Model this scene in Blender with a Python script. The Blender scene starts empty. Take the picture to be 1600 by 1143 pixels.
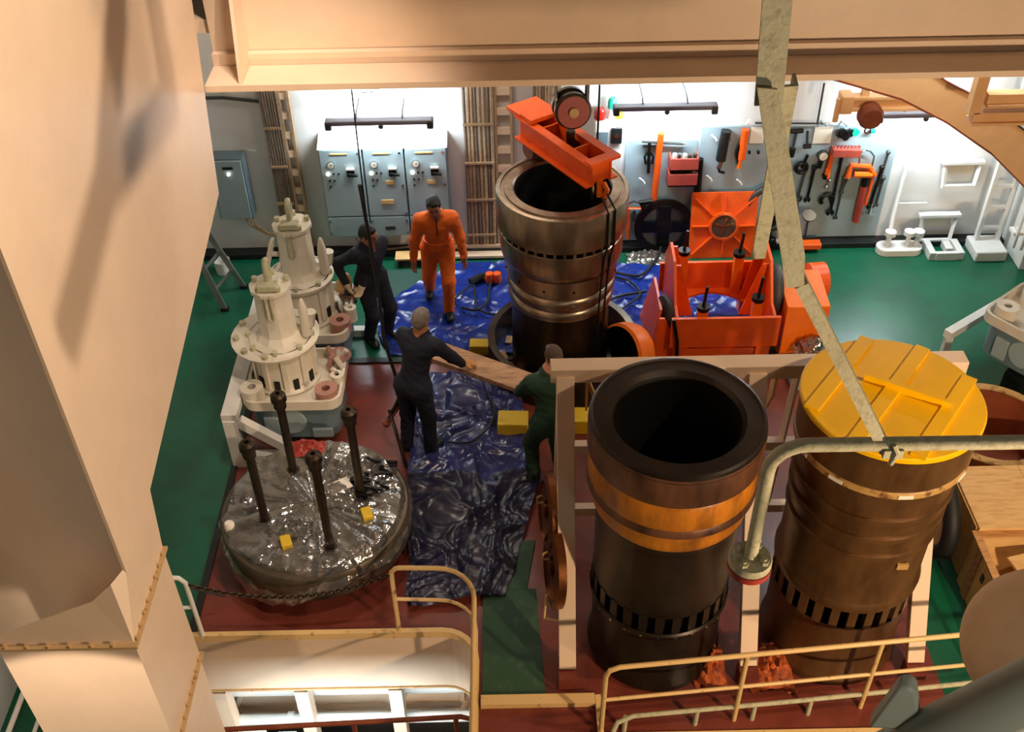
import bpy, bmesh, math, random
import numpy as np
from mathutils import Vector, Matrix, noise as mnoise
random.seed(7)
S = bpy.context.scene
COL = S.collection
R = math.radians
# ------------------------------------------------------------------ camera
CAM_H, PITCH, FPX, ROLL = 8.4, R(40.5), 1680.0, R(1.1)
fwd = Vector((0, math.cos(PITCH), -math.sin(PITCH)))
up0 = Vector((0, math.sin(PITCH), math.cos(PITCH))); rt0 = Vector((1, 0, 0))
up = up0*math.cos(ROLL) + rt0*math.sin(ROLL); rt = rt0*math.cos(ROLL) - up0*math.sin(ROLL)
cd = bpy.data.cameras.new('camera'); cam = bpy.data.objects.new('camera', cd); COL.objects.link(cam)
cd.sensor_width = 36; cd.lens = FPX/1600*36; cd.clip_start = 0.05; cd.clip_end = 200
Mx = Matrix((rt, up, -fwd)).transposed().to_4x4(); Mx.translation = (0, 0, CAM_H); cam.matrix_world = Mx
S.camera = cam
# ------------------------------------------------------------------ world, exposure
w = bpy.data.worlds.new('world'); S.world = w; w.use_nodes = True
bg = w.node_tree.nodes['Background']; bg.inputs[0].default_value = (1.0, 0.88, 0.76, 1); bg.inputs[1].default_value = 0.042
vs = S.view_settings; vs.view_transform = 'Standard'; vs.look = 'None'; vs.gamma = 1; vs.use_curve_mapping = False
vs.exposure = 0.0
def lamp(name, kind, loc, target, energy, color, size=0.3, size_y=None, angle=None, blend=0.5, label=None, parent=None):
    l = bpy.data.lights.new(name, kind); o = bpy.data.objects.new(name, l); COL.objects.link(o)
    l.energy = energy; l.color = color
    if kind == 'AREA':
        l.size = size
        if size_y: l.shape = 'RECTANGLE'; l.size_y = size_y
    elif kind in ('SPOT', 'POINT'): l.shadow_soft_size = size
    if kind == 'SPOT' and angle: l.spot_size = R(angle); l.spot_blend = blend
    o.location = loc; o.rotation_euler = (Vector(target)-Vector(loc)).to_track_quat('-Z', 'Y').to_euler()
    if parent: o.parent = parent
    return o
WARM = (1.0, 0.71, 0.45); WARM2 = (1.0, 0.80, 0.62); COOL = (0.80, 0.93, 1.0)
# floodlights of the engine casing, out of the frame, plus unseen added fills
lamp('warm_flood', 'SPOT', (4.8, 0.6, 3.3), (0.6, 7.0, 3.2), 1350, WARM, 0.10, angle=140)
lamp('warm_flood', 'SPOT', (1.0, 4.6, 8.6), (-2.6, 5.8, 5.3), 760, WARM2, 0.04, angle=74, blend=.5)  # lamp added for the duct side alone, its source unseen
lamp('warm_flood', 'SPOT', (5.7, 4.0, 7.4), (3.0, 6.4, 1.8), 780, WARM, 0.08, angle=62, blend=.7)
lamp('deck_floodlight', 'SPOT', (-1.4, 7.6, 7.6), (-2.1, 8.5, 0.8), 460, (1.0, 0.80, 0.66), 0.2, angle=56, blend=.8)
lamp('trunk_fill', 'SPOT', (-2.9, 2.5, 3.0), (-3.0, 4.3, 0.78), 160, WARM2, 0.05, angle=66, blend=.15)  # added spot with no visible source, brightens only the lower trunk front
lamp('near_fill', 'POINT', (2.3, 0.1, 6.7), (2, 2, 5), 65, (1.0, .92, .80), 0.15)  # unseen fill added near the camera to brighten the grey pipe and bracket
# unseen fill lights added at the deckhead to brighten the workshop end
lamp('deckhead_fill', 'AREA', (4.6, 10.5, 4.55), (4.6, 10.6, 0), 55, COOL, 1.3, .3)
lamp('deckhead_fill', 'AREA', (-.6, 10.9, 4.55), (-.6, 10.9, 0), 34, (1.0, .86, .72), 1.3, .3)
# ------------------------------------------------------------------ pixel rays meet real planes
def ray(x, y): return fwd + rt*((x-800)/FPX) - up*((y-571.5)/FPX)
CP = Vector((0, 0, CAM_H))
def atZ(x, y, z=0.0): d = ray(x, y); return CP + d*((z-CAM_H)/d.z)
def atY(x, y, Y): d = ray(x, y); return CP + d*(Y/d.y)
def atX(x, y, X): d = ray(x, y); return CP + d*(X/d.x)
# ------------------------------------------------------------------ materials
def lin(c):
    return tuple((v/255/12.92 if v/255 <= .04045 else ((v/255+.055)/1.055)**2.4) for v in c)+(1.0,)
MATS = {}
def mat(name, col, rough=.5, metal=0.0, var=.12, scale=6.0, bump=0.0, bscale=40.0, col2=None, thr=(.45, .62), spec=.5, stretch=None, coat=0.0, emit=0.0):
    m = bpy.data.materials.new(name); m.use_nodes = True; nt = m.node_tree; N = nt.nodes; L = nt.links
    b = N['Principled BSDF']; b.inputs['Roughness'].default_value = rough; b.inputs['Metallic'].default_value = metal
    b.inputs['Specular IOR Level'].default_value = spec; b.inputs['Coat Weight'].default_value = coat
    tc = N.new('ShaderNodeTexCoord'); mp = N.new('ShaderNodeMapping'); L.new(tc.outputs['Object'], mp.inputs['Vector'])
    if stretch: mp.inputs['Scale'].default_value = stretch
    n = N.new('ShaderNodeTexNoise'); n.inputs['Scale'].default_value = scale; n.inputs['Detail'].default_value = 6; n.inputs['Roughness'].default_value = .65
    L.new(mp.outputs[0], n.inputs['Vector'])
    r = N.new('ShaderNodeValToRGB'); c = lin(col); e = r.color_ramp.elements
    if col2 is None:
        e[0].position = .3; e[1].position = .7
        e[0].color = tuple(max(0, v*(1-var)) for v in c[:3])+(1,); e[1].color = tuple(min(1, v*(1+var)) for v in c[:3])+(1,)
    else:
        e[0].position, e[1].position = thr; e[0].color = c; e[1].color = lin(col2)
    L.new(n.outputs['Fac'], r.inputs[0]); L.new(r.outputs[0], b.inputs['Base Color'])
    if bump:
        n2 = N.new('ShaderNodeTexNoise'); n2.inputs['Scale'].default_value = bscale; n2.inputs['Detail'].default_value = 4
        L.new(mp.outputs[0], n2.inputs['Vector']); bp = N.new('ShaderNodeBump'); bp.inputs['Strength'].default_value = bump; bp.inputs['Distance'].default_value = .02
        L.new(n2.outputs['Fac'], bp.inputs['Height']); L.new(bp.outputs[0], b.inputs['Normal'])
    if emit:
        b.inputs['Emission Color'].default_value = c; b.inputs['Emission Strength'].default_value = emit
    MATS[name] = m; return m
mat('cream', (232, 206, 178), .42, var=.05, scale=2, bump=.03, bscale=18)
mat('cream_rust', (206, 170, 120), .5, scale=9, col2=(120, 60, 25), thr=(.60, .72))
mat('rail_paint', (226, 190, 128), .4, scale=14, col2=(150, 92, 48), thr=(.60, .75))
mat('weathered', (186, 182, 150), .6, scale=22, col2=(146, 142, 108), thr=(.5, .72), bump=.15, bscale=60)
mat('white_wall', (226, 226, 224), .55, var=.05, scale=1.5)
mat('white_paint', (228, 226, 220), .4, var=.04, scale=3)
mat('valve_paint', (222, 214, 196), .38, var=.08, scale=5)
mat('cabinet_grey', (156, 174, 178), .4, var=.04, scale=2)
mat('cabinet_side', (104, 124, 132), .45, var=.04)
mat('board_grey', (150, 168, 174), .5, var=.06, scale=3)
mat('green_floor', (14, 96, 66), .30, scale=1.6, col2=(22, 78, 58), thr=(.40, .70), bump=.04, bscale=8)
mat('green_mat', (40, 74, 50), .7, scale=7, col2=(78, 100, 74), thr=(.52, .8), bump=.2, bscale=90)
mat('red_floor', (122, 58, 46), .28, scale=3, col2=(100, 44, 36), thr=(.42, .7), bump=.05, bscale=10)
mat('black_paint', (16, 20, 18), .45)
mat('black_steel', (26, 24, 22), .38, metal=.6, var=.3)
mat('dark_grey', (54, 54, 52), .5, var=.2)
mat('rubber', (18, 18, 18), .6)
mat('steel', (190, 172, 152), .28, metal=.95, scale=3, col2=(132, 112, 92), thr=(.38, .72), stretch=(1, 1, .18), bump=.02, bscale=30)
mat('steel_dark', (92, 78, 64), .36, metal=.9, scale=3, col2=(48, 40, 34), thr=(.35, .7), stretch=(1, 1, .3))
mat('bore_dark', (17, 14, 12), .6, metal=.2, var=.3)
mat('chrome', (196, 196, 196), .18, metal=1.0, var=.1)
mat('liner_rust', (112, 74, 50), .42, metal=.25, scale=4, col2=(52, 32, 22), thr=(.38, .68), stretch=(1, 1, .25), bump=.05)
mat('liner_black', (48, 38, 28), .36, metal=.4, scale=4, col2=(26, 20, 15), thr=(.35, .7))
mat('liner_orange', (194, 120, 32), .35, scale=5, col2=(104, 60, 22), thr=(.42, .74), stretch=(1, 1, .3))
mat('liner_brown', (112, 80, 48), .36, metal=.35, scale=3.5, col2=(76, 50, 26), thr=(.38, .70), stretch=(1, 1, .35))
mat('band_cream', (188, 150, 88), .4, scale=9, col2=(110, 70, 34), thr=(.5, .65))
mat('yellow', (244, 190, 2), .35, var=.06, scale=3)
mat('yellow_block', (214, 178, 30), .5, scale=7, col2=(120, 96, 30), thr=(.55, .75))
mat('orange', (242, 96, 20), .36, scale=4, col2=(224, 80, 16), thr=(.4, .7))
mat('orange_bright', (244, 116, 16), .4, var=.08)
mat('red_paint', (156, 52, 40), .45, var=.15)
mat('red_box', (176, 74, 60), .5, var=.1)
mat('cable', (176, 146, 112), .55, scale=20, var=.25)
mat('cable_dark', (122, 104, 86), .55, scale=20, var=.25)
mat('hoist_cream', (226, 176, 122), .45, var=.06)
mat('rust_brown', (128, 60, 30), .6, var=.2)
mat('wood', (198, 150, 92), .6, scale=5, col2=(164, 112, 62), thr=(.4, .65), stretch=(1, 8, 8), bump=.08)
mat('ply', (222, 180, 118), .6, scale=4, col2=(196, 148, 90), thr=(.45, .7), stretch=(1, 6, 1), bump=.05)
mat('plank', (190, 148, 108), .7, scale=5, col2=(144, 104, 72), thr=(.42, .68), stretch=(1, 5, 5), bump=.12)
mat('bronze', (150, 90, 46), .35, metal=.8, scale=4, col2=(84, 50, 28), thr=(.4, .7))
mat('cover_steel', (104, 92, 76), .42, metal=.55, scale=3, col2=(70, 60, 50), thr=(.4, .7))
mat('pink_metal', (176, 128, 112), .45, metal=.2, var=.2)
mat('paper', (236, 230, 214), .7, var=.03)
mat('navy', (22, 24, 40), .85, scale=8, var=.3, bump=.2, bscale=25)
mat('orange_cloth', (240, 108, 24), .8, scale=6, var=.15, bump=.2, bscale=25)
mat('green_cloth', (26, 58, 40), .85, scale=8, var=.25, bump=.2, bscale=25)
mat('skin', (196, 132, 96), .5, var=.08, scale=20)
mat('skin_dark', (160, 100, 72), .5, var=.08, scale=20)
mat('hair_black', (20, 16, 14), .6, var=.4, scale=60, bump=.5, bscale=120)
mat('hair_grey', (122, 112, 102), .7, var=.5, scale=60, bump=.5, bscale=120)
mat('hair_brown', (92, 70, 58), .7, var=.5, scale=60, bump=.5, bscale=120)
mat('glove', (208, 188, 156), .8, var=.1, scale=20)
mat('glove_tan', (190, 132, 76), .8, var=.15, scale=20)
mat('boot', (20, 18, 16), .5)
mat('green_lens', (20, 150, 120), .2); mat('red_lens', (170, 30, 24), .2); mat('yellow_lens', (230, 190, 40), .2)
mat('lamp_glow', (255, 250, 235), .5, emit=6.0)
mat('tube_glow', (225, 240, 255), .5, emit=14.0)
mat('pale_blue', (150, 196, 210), .4, var=.05)
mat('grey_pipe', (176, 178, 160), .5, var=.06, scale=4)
mat('insulation', (230, 190, 150), .75, var=.08, scale=6, bump=.08, bscale=30)
mat('tarp', (28, 54, 144), .24, scale=5, col2=(22, 40, 112), thr=(.4, .7), bump=.3, bscale=6)
mat('tarp_mid', (54, 58, 112), .24, scale=5, col2=(36, 38, 82), thr=(.4, .7), bump=.3, bscale=6)
mat('alu', (150, 150, 146), .4, metal=.6, var=.1)
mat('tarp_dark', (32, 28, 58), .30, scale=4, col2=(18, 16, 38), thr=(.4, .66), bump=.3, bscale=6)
mat('brown_floor', (176, 84, 44), .5, var=.1, scale=4)
mat('patch_grey', (52, 84, 74), .5, var=.08)
mat('lamp_grey', (104, 98, 108), .5, var=.1)
mat('rag_orange', (190, 92, 34), .7, scale=9, col2=(110, 44, 20), thr=(.4, .65), bump=.2)
def film(name, tint, fac, bs):
    m = bpy.data.materials.new(name); m.use_nodes = True; nt = m.node_tree; N = nt.nodes; L = nt.links
    out = N['Material Output']; N.remove(N['Principled BSDF'])
    tr = N.new('ShaderNodeBsdfTransparent'); tr.inputs[0].default_value = tint
    gl = N.new('ShaderNodeBsdfGlossy'); gl.inputs['Roughness'].default_value = .12
    df = N.new('ShaderNodeBsdfDiffuse'); df.inputs[0].default_value = (.8, .78, .72, 1)
    tc = N.new('ShaderNodeTexCoord'); n = N.new('ShaderNodeTexNoise'); n.inputs['Scale'].default_value = bs; n.inputs['Detail'].default_value = 3
    bp = N.new('ShaderNodeBump'); bp.inputs['Strength'].default_value = .8; bp.inputs['Distance'].default_value = .03
    L.new(tc.outputs['Object'], n.inputs['Vector']); L.new(n.outputs['Fac'], bp.inputs['Height'])
    L.new(bp.outputs[0], gl.inputs['Normal'])
    m1 = N.new('ShaderNodeMixShader'); m1.inputs[0].default_value = .10; L.new(tr.outputs[0], m1.inputs[1]); L.new(df.outputs[0], m1.inputs[2])
    fr = N.new('ShaderNodeLayerWeight'); fr.inputs[0].default_value = fac; L.new(bp.outputs[0], fr.inputs['Normal'])
    m2 = N.new('ShaderNodeMixShader'); ad = N.new('ShaderNodeMath'); ad.operation = 'ADD'; ad.inputs[1].default_value = .16; ad.use_clamp = True; L.new(fr.outputs['Fresnel'], ad.inputs[0]); L.new(ad.outputs[0], m2.inputs[0]); L.new(m1.outputs[0], m2.inputs[1]); L.new(gl.outputs[0], m2.inputs[2])
    L.new(m2.outputs[0], out.inputs['Surface']); MATS[name] = m
film('film', (.86, .85, .82, 1), .5, 7.0)
# ------------------------------------------------------------------ mesh builder
class G:
    def __init__(s): s.v = []; s.f = []
    def add(s, vs, fs):
        o = len(s.v); s.v += [Vector(v) for v in vs]; s.f += [tuple(i+o for i in f) for f in fs]; return s
    def box(s, c, d, rz=0.0, M=None):
        c = Vector(c); hx, hy, hz = d[0]/2, d[1]/2, d[2]/2
        p = [Vector((x*hx, y*hy, z*hz)) for z in (-1, 1) for y in (-1, 1) for x in (-1, 1)]
        if M is None and rz: M = Matrix.Rotation(rz, 3, 'Z')
        p = [c+(M @ q if M is not None else q) for q in p]
        return s.add(p, [(0, 2, 3, 1), (4, 5, 7, 6), (0, 1, 5, 4), (2, 6, 7, 3), (0, 4, 6, 2), (1, 3, 7, 5)])
    def ext(s, poly, vec):
        n = len(poly); a = [Vector(p) for p in poly]; b = [p+Vector(vec) for p in a]
        return s.add(a+b, [tuple(range(n))[::-1], tuple(range(n, 2*n))]+[(i, (i+1) % n, n+(i+1) % n, n+i) for i in range(n)])
    def bar(s, p0, p1, wd, th, upv=(0, 0, 1)):
        p0 = Vector(p0); p1 = Vector(p1); d = (p1-p0).normalized(); u = Vector(upv)
        a = d.cross(u)
        if a.length < 1e-4: a = d.cross(Vector((1, 0, 0)))
        a.normalize(); b = a.cross(d).normalized(); a *= wd/2; b *= th/2
        return s.ext([p0-a-b, p0+a-b, p0+a+b, p0-a+b], p1-p0)
    def tube(s, pts, r, n=10, closed=False, cap=True):
        P = [Vector(p) for p in pts]; m = len(P); rr = r if isinstance(r, (list, tuple)) else [r]*m
        vs = []; prev = None
        for i, p in enumerate(P):
            if closed: t = P[(i+1) % m]-P[i-1]
            else: t = P[min(i+1, m-1)]-P[max(i-1, 0)]
            t.normalize()
            if prev is None:
                a = t.cross(Vector((0, 0, 1)))
                if a.length < 1e-3: a = t.cross(Vector((1, 0, 0)))
            else:
                a = prev-t*prev.dot(t)
                if a.length < 1e-5: a = t.orthogonal()
            a.normalize(); prev = a; b = t.cross(a)
            for k in range(n):
                an = 2*math.pi*k/n; vs.append(p+(a*math.cos(an)+b*math.sin(an))*rr[i])
        fs = []
        for i in range(m if closed else m-1):
            j = (i+1) % m
            for k in range(n):
                l = (k+1) % n; fs.append((i*n+k, i*n+l, j*n+l, j*n+k))
        if cap and not closed: fs += [tuple(range(n))[::-1], tuple((m-1)*n+k for k in range(n))]
        return s.add(vs, fs)
    def cyl(s, p0, p1, r0, r1=None, n=16): return s.tube([p0, p1], [r0, r0 if r1 is None else r1], n)
    def lathe(s, prof, c=(0, 0, 0), n=48, axis=(0, 0, 1), closed=False, a0=0.0, a1=None):
        q = Vector((0, 0, 1)).rotation_difference(Vector(axis).normalized()); c = Vector(c); m = len(prof); vs = []
        full = a1 is None; cnt = n if full else n+1
        for k in range(cnt):
            an = a0+((2*math.pi if full else a1-a0)*k/n)
            for (r_, z_) in prof: vs.append(c+q @ Vector((r_*math.cos(an), r_*math.sin(an), z_)))
        fs = []
        for k in range(n):
            l = (k+1) % cnt
            for i in range(m if closed else m-1):
                j = (i+1) % m; fs.append((k*m+i, l*m+i, l*m+j, k*m+j))
        return s.add(vs, fs)
    def ball(s, c, r, n=14, sc=(1, 1, 1)):
        c = Vector(c); prof = [(math.sin(math.pi*i/8), -math.cos(math.pi*i/8)) for i in range(9)]
        vs = []; 
        for k in range(n):
            an = 2*math.pi*k/n
            for (a, z) in prof: vs.append(c+Vector((a*math.cos(an)*sc[0], a*math.sin(an)*sc[1], z*sc[2]))*r)
        fs = [(k*9+i, ((k+1) % n)*9+i, ((k+1) % n)*9+i+1, k*9+i+1) for k in range(n) for i in range(8)]
        return s.add(vs, fs)
    def grid(s, fn, nu, nv):
        vs = [fn(i/nu, j/nv) for i in range(nu+1) for j in range(nv+1)]
        fs = [(i*(nv+1)+j, (i+1)*(nv+1)+j, (i+1)*(nv+1)+j+1, i*(nv+1)+j+1) for i in range(nu) for j in range(nv)]
        return s.add(vs, fs)
    def mesh(s, name, m, ang=38, org=None):
        me = bpy.data.meshes.new(name)
        vs = s.v if org is None else [v-Vector(org) for v in s.v]
        me.from_pydata([tuple(v) for v in vs], [], s.f)
        b = bmesh.new(); b.from_mesh(me); bmesh.ops.remove_doubles(b, verts=b.verts, dist=1e-5); bmesh.ops.recalc_face_normals(b, faces=b.faces); b.to_mesh(me); b.free()
        me.shade_smooth(); me.set_sharp_from_angle(angle=R(ang))
        me.materials.append(MATS[m] if isinstance(m, str) else m); return me
    def build(s, name, m, parent=None, bevel=0.0, ang=38, world=False):
        # world=True: the shape was given in world coordinates and the parent is an unrotated root
        org = None
        if parent is not None and world:
            org = Vector((0, 0, 0)); p = parent
            while p is not None: org = org+p.location; p = p.parent
        elif parent is None:
            lo = [min(v[i] for v in s.v) for i in range(3)]; hi = [max(v[i] for v in s.v) for i in range(3)]
            org = Vector(((lo[0]+hi[0])/2, (lo[1]+hi[1])/2, lo[2]))
        me = s.mesh(name, m, ang, org); o = bpy.data.objects.new(name, me); COL.objects.link(o)
        if parent is not None: o.parent = parent
        elif org is not None: o.location = org
        if bevel:
            bv = o.modifiers.new('bevel', 'BEVEL'); bv.width = bevel; bv.segments = 2; bv.limit_method = 'ANGLE'; bv.angle_limit = R(40)
        return o
def tag(o, label=None, cat=None, group=None, kind=None):
    if label: o['label'] = label
    if cat: o['category'] = cat
    if group: o['group'] = group
    if kind: o['kind'] = kind
    return o
def thing(name, label, cat, loc=(0, 0, 0), rz=0.0, group=None):
    o = bpy.data.objects.new(name, None); COL.objects.link(o); o.location = loc; o.rotation_euler = (0, 0, rz); o.empty_display_size = .1
    return tag(o, label, cat, group)
def inst(name, me, parent, loc=(0, 0, 0), rot=(0, 0, 0)):
    o = bpy.data.objects.new(name, me); COL.objects.link(o); o.parent = parent; o.location = loc; o.rotation_euler = rot; return o
def struct(name, g, m, bevel=0.0, parent=None):
    o = g.build(name, m, parent, bevel)
    if parent is None: o['kind'] = 'structure'
    return o
def arc(c, r, a0, a1, n, plane='xz'):
    out = []
    for i in range(n+1):
        a = a0+(a1-a0)*i/n; x, y = r*math.cos(a), r*math.sin(a)
        out.append(Vector(c)+{'xz': Vector((x, 0, y)), 'xy': Vector((x, y, 0)), 'yz': Vector((0, x, y))}[plane])
    return out
# ================================================================== SETTING
WY = 12.36
g = G()
for x0, x1, y0, y1 in ((-4.5, -3.05, 3.0, WY), (-3.05, 3.75, 9.98, WY), (3.75, 8.0, 4.95, WY), (-.35, .70, 3.0, 4.95)):
    g.box(((x0+x1)/2, (y0+y1)/2, -.06), (x1-x0, y1-y0, .12))
struct('floor', g, 'green_floor')
g = G()
g.box((.35, 8.02, -.06), (6.8, 3.92, .12)); g.box((1.70, 5.505, -.06), (4.10, 1.11, .12))
# rounded inner corner of the deck opening on the left
g.ext([Vector((-.35, 6.06, -.12)), Vector((-.35, 5.71, -.12))]+[Vector((-.70+.35*math.cos(a), 5.71+.35*math.sin(a), -.12)) for a in [R(15*i) for i in range(1, 7)]], (0, 0, .12))
struct('floor', g, 'red_floor')
g = G(); g.box((-3.04, 8.0, .012), (.07, 3.95, .024)); g.box((.35, 9.97, .012), (6.8, .09, .024))
struct('trim_1', g, 'black_paint')
struct('floor', G().box((1.5, 5.0, -3.3), (13, 9, .2)), 'dark_grey')
struct('wall_back', G().box((1.75, WY+.08, 2.2), (12.7, .16, 4.9)), 'white_wall')
struct('wall_left', G().box((-4.6, 7.6, 2.9), (.2, 9.6, 6.0)), 'white_wall')
struct('wall_right', G().box((8.1, 8.6, 2.2), (.2, 7.6, 4.9)), 'white_wall')
struct('wall_lower', G().box((-1.6, 7.5, -1.7), (5.6, .1, 3.0)), 'cream')
struct('baseboard_back', G().box((1.75, 12.27, .04), (12.4, .18, .08)), 'black_paint', .005)
struct('ceiling', G().box((1.75, 10.65, 4.72), (12.8, 3.7, .12)), 'cream')
# deck girder under the edge of the red floor, running round the rounded corner
pts = [Vector((-3.4, 6.06, 0)), Vector((-.70, 6.06, 0))]+[Vector((-.70+.35*math.cos(a), 5.71+.35*math.sin(a), 0)) for a in [R(75-15*i) for i in range(6)]]+[Vector((-.35, 3.2, 0))]
def plate_along(pts, z0, z1, off):
    q = G(); n = len(pts); nor = []
    for i in range(n):
        t = (pts[min(i+1, n-1)]-pts[max(i-1, 0)]).normalized(); nor.append(Vector((t.y, -t.x, 0)))
    for i in range(n-1):
        a, b, na, nb = pts[i], pts[i+1], nor[i], nor[i+1]
        v = [a+Vector((0, 0, z0)), b+Vector((0, 0, z0)), b+nb*off+Vector((0, 0, z0)), a+na*off+Vector((0, 0, z0))]
        q.add(v+[p+Vector((0, 0, z1-z0)) for p in v], [(0, 3, 2, 1), (4, 5, 6, 7), (0, 1, 5, 4), (1, 2, 6, 5), (2, 3, 7, 6), (3, 0, 4, 7)])
    return q
gd = struct('trim_2', plate_along(pts, -.88, -.02, .02), 'cream')
struct('deck_edge_strip', plate_along(pts, -.05, .035, .05), 'rail_paint', parent=None)
bpy.data.objects['deck_edge_strip'].name = 'trim_3'
struct('trim_4', plate_along(pts[:2]+pts[2:], -.90, -.88, .04), 'cream_rust')
# toe plate and the step of the green walkway, edge of the right opening
struct('trim_5', G().box((.17, 5.27, .03), (1.0, .10, .06)).box((.70, 5.1, .0), (.05, .42, .10)), 'rail_paint')
struct('trim_6', G().box((4.35, 4.93, -.10), (7.3, .05, .24)), 'rail_paint')
# big girder of the casing across the top
cb = thing('ceiling_girder', None, None, (2.8, 8.75, 4.36)); cb['kind'] = 'structure'; cb.name = 'trim_7'
G().box((2.85, 8.77, 5.95), (10.7, .03, 3.05)).build('web', 'cream', cb, world=True)
G().box((2.85, 8.75, 4.39), (10.7, .90, .055)).build('flange', 'cream', cb, world=True)
G().box((2.85, 8.715, 4.47), (10.7, .07, .10)).build('doubler', 'cream', cb, world=True)
for xx in (-2.22, 6.4):
    G().ext([(xx, 8.75, 4.42), (xx, 8.33, 4.42), (xx, 8.36, 4.55), (xx, 8.66, 5.6), (xx, 8.75, 5.6)], (.03, 0, 0)).build('gusset', 'cream', cb, world=True)
# ------------------------------------------------------------------ large air duct at the left
def plane_pt(x, y, a, b):       # pixel ray meets the vertical plane through ground points a, b
    a = Vector((a[0], a[1], 0)); b = Vector((b[0], b[1], 0)); n = (b-a).cross(Vector((0, 0, 1))); d = ray(x, y)
    return CP+d*((a-CP).dot(n)/d.dot(n))
duct = thing('air_duct', 'huge cream air duct with flanged trunk filling the upper left', 'duct', (-3.0, 4.7, -3.2))
cA, cB = (-2.5, 4.42), (-4.5, 5.5)
lo = plane_pt(0, 1006, cA, cB); tp = 7.6
g = G()
prof = [(4.42, 2.92), (5.11, 3.00), (8.05, 3.54), (8.22, 4.2), (8.45, 5.05), (8.62, tp), (4.42, tp)]
g.ext([Vector((-2.5, y, z)) for y, z in prof], (-.02, 0, 0))
g.build('hood_side', 'cream', duct, world=True)
g = G(); mid = plane_pt(45, 992, cA, cB); k = (lo-mid); e = mid+k*((-4.5-mid.x)/k.x)
g.ext([Vector((-2.52, 4.43, 2.4)), Vector((-2.52, 4.43, tp)), Vector((-4.5, 5.5, tp)), e, mid], (.0, .02, 0))
g.build('hood_front', 'cream', duct, world=True)
g = G(); g.ext([Vector((-2.52, 8.05, 3.54)), Vector((-4.5, 8.05, 3.54)), Vector((-4.5, 8.45, 5.05)), Vector((-4.5, 8.62, tp)), Vector((-2.52, 8.62, tp)), Vector((-2.52, 8.45, 5.05))], (0, -.02, 0))
g.build('hood_back', 'cream', duct, world=True)
g = G(); X0, X1 = -3.40, -2.5
g.add([(X0, 4.19, 2.5), (X1, 4.19, 2.5), (X1, 4.99, 2.5), (X0, 4.99, 2.5), (X0, 4.19, 2.60), (-3.0, 4.20, 2.78), (-2.68, 4.23, 2.90), (-2.58, 4.33, 2.94), (X1-.004, 4.44, 2.98), (X1-.004, 5.11, 3.04), (X0, 4.92, 1.60), (-3.0, 4.71, 2.05), (-2.6, 4.49, 2.5)],
      [(0, 1, 7, 6, 5, 4), (1, 8, 7), (1, 2, 9, 8), (0, 4, 10), (4, 5, 11, 10), (5, 6, 12, 11), (6, 7, 8, 12), (8, 9, 12)])
g.build('transition', 'cream', duct, world=True, ang=20)
ts = [(X0, 4.19, 1.23), (X1, 4.19, 1.23), (X1, 4.99, 1.23), (X0, 4.99, 1.23), (X0, 4.19, 2.5), (X1, 4.19, 2.5), (X1, 4.99, 2.5), (X0, 4.99, 1.5)]
G().add(ts, [(0, 3, 2, 1), (0, 1, 5, 4), (1, 2, 6, 5), (2, 3, 7, 6), (3, 0, 4, 7), (4, 5, 7), (5, 6, 7)]).build('trunk_section', 'cream', duct, world=True)
G().box(((X0+X1)/2, 4.58, -1.0), (.90, .79, 4.44)).build('trunk_section', 'cream', duct, world=True)
for zf in (2.5, 1.23):
    fl = G(); a, b, c, d = X0-.03, X1+.03, 4.155, 5.005
    fl.box(((a+b)/2, c+.03, zf), (b-a, .06, .022)).box((b-.03, (c+.06+d)/2, zf), (.06, d-c-.06, .022)); fo = fl.build('flange', 'cream_rust', duct, world=True)
    bm_ = G().cyl((0, 0, 0), (0, 0, .035), .012, n=6).mesh('bolt', 'cream_rust')
    for i in range(6): inst('bolt', bm_, fo, Vector((a+.1+i*.14, 4.168, zf))-duct.location)
    for i in range(8): inst('bolt', bm_, fo, Vector((b-.012, 4.22+i*.10, zf))-duct.location)
# ------------------------------------------------------------------ curved frame and beams upper right
cf = thing('curved_frame', 'curved cream steel knee frame in the upper right corner', 'frame', (6.9, 11.0, 0))
lowr = [(3.45, 3.12), (3.8, 3.01), (4.4, 2.82), (4.98, 2.52), (5.6, 2.11), (6.11, 1.66), (6.5, 1.1), (6.75, .4), (6.8, 0)]
uppr = [(3.6, 3.75), (4.3, 3.35), (4.87, 2.99), (5.4, 2.72), (5.9, 2.38), (6.4, 1.9), (6.85, 1.3), (7.15, .5), (7.2, 0)]
g = G()
for i in range(8):
    q = [(lowr[i][0], 11, lowr[i][1]), (lowr[i+1][0], 11, lowr[i+1][1]), (uppr[i+1][0], 11, uppr[i+1][1]), (uppr[i][0], 11, uppr[i][1])]
    g.ext(q, (0, .03, 0))
g.build('web', 'hoist_cream', cf, world=True)
for nm, ln, s in (('inner_flange', lowr, -.02), ('outer_flange', uppr, .02)):
    g = G()
    for i in range(8):
        a, b = ln[i], ln[i+1]; g.ext([(a[0], 10.98, a[1]), (b[0], 10.98, b[1]), (b[0], 10.98, b[1]+s), (a[0], 10.98, a[1]+s)], (0, .05, 0))
    g.build(nm, 'rust_brown', cf, world=True)
hb = thing('hoist_beam', 'short cream overhead hoist beam with chain trolley above the tool board', 'beam', (4.4, 11.5, 2.4))
G().box((4.55, 11.5, 2.60), (1.35, .14, .03)).box((4.55, 11.5, 2.45), (1.35, .14, .03)).box((4.55, 11.5, 2.53), (1.35, .03, .14)).build('beam', 'hoist_cream', hb, world=True)
G().box((3.95, 11.5, 2.53), (.14, .2, .22)).box((3.86, 11.46, 2.45), (.06, .05, .30)).build('end_stop', 'hoist_cream', hb, world=True, bevel=.01)
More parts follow.
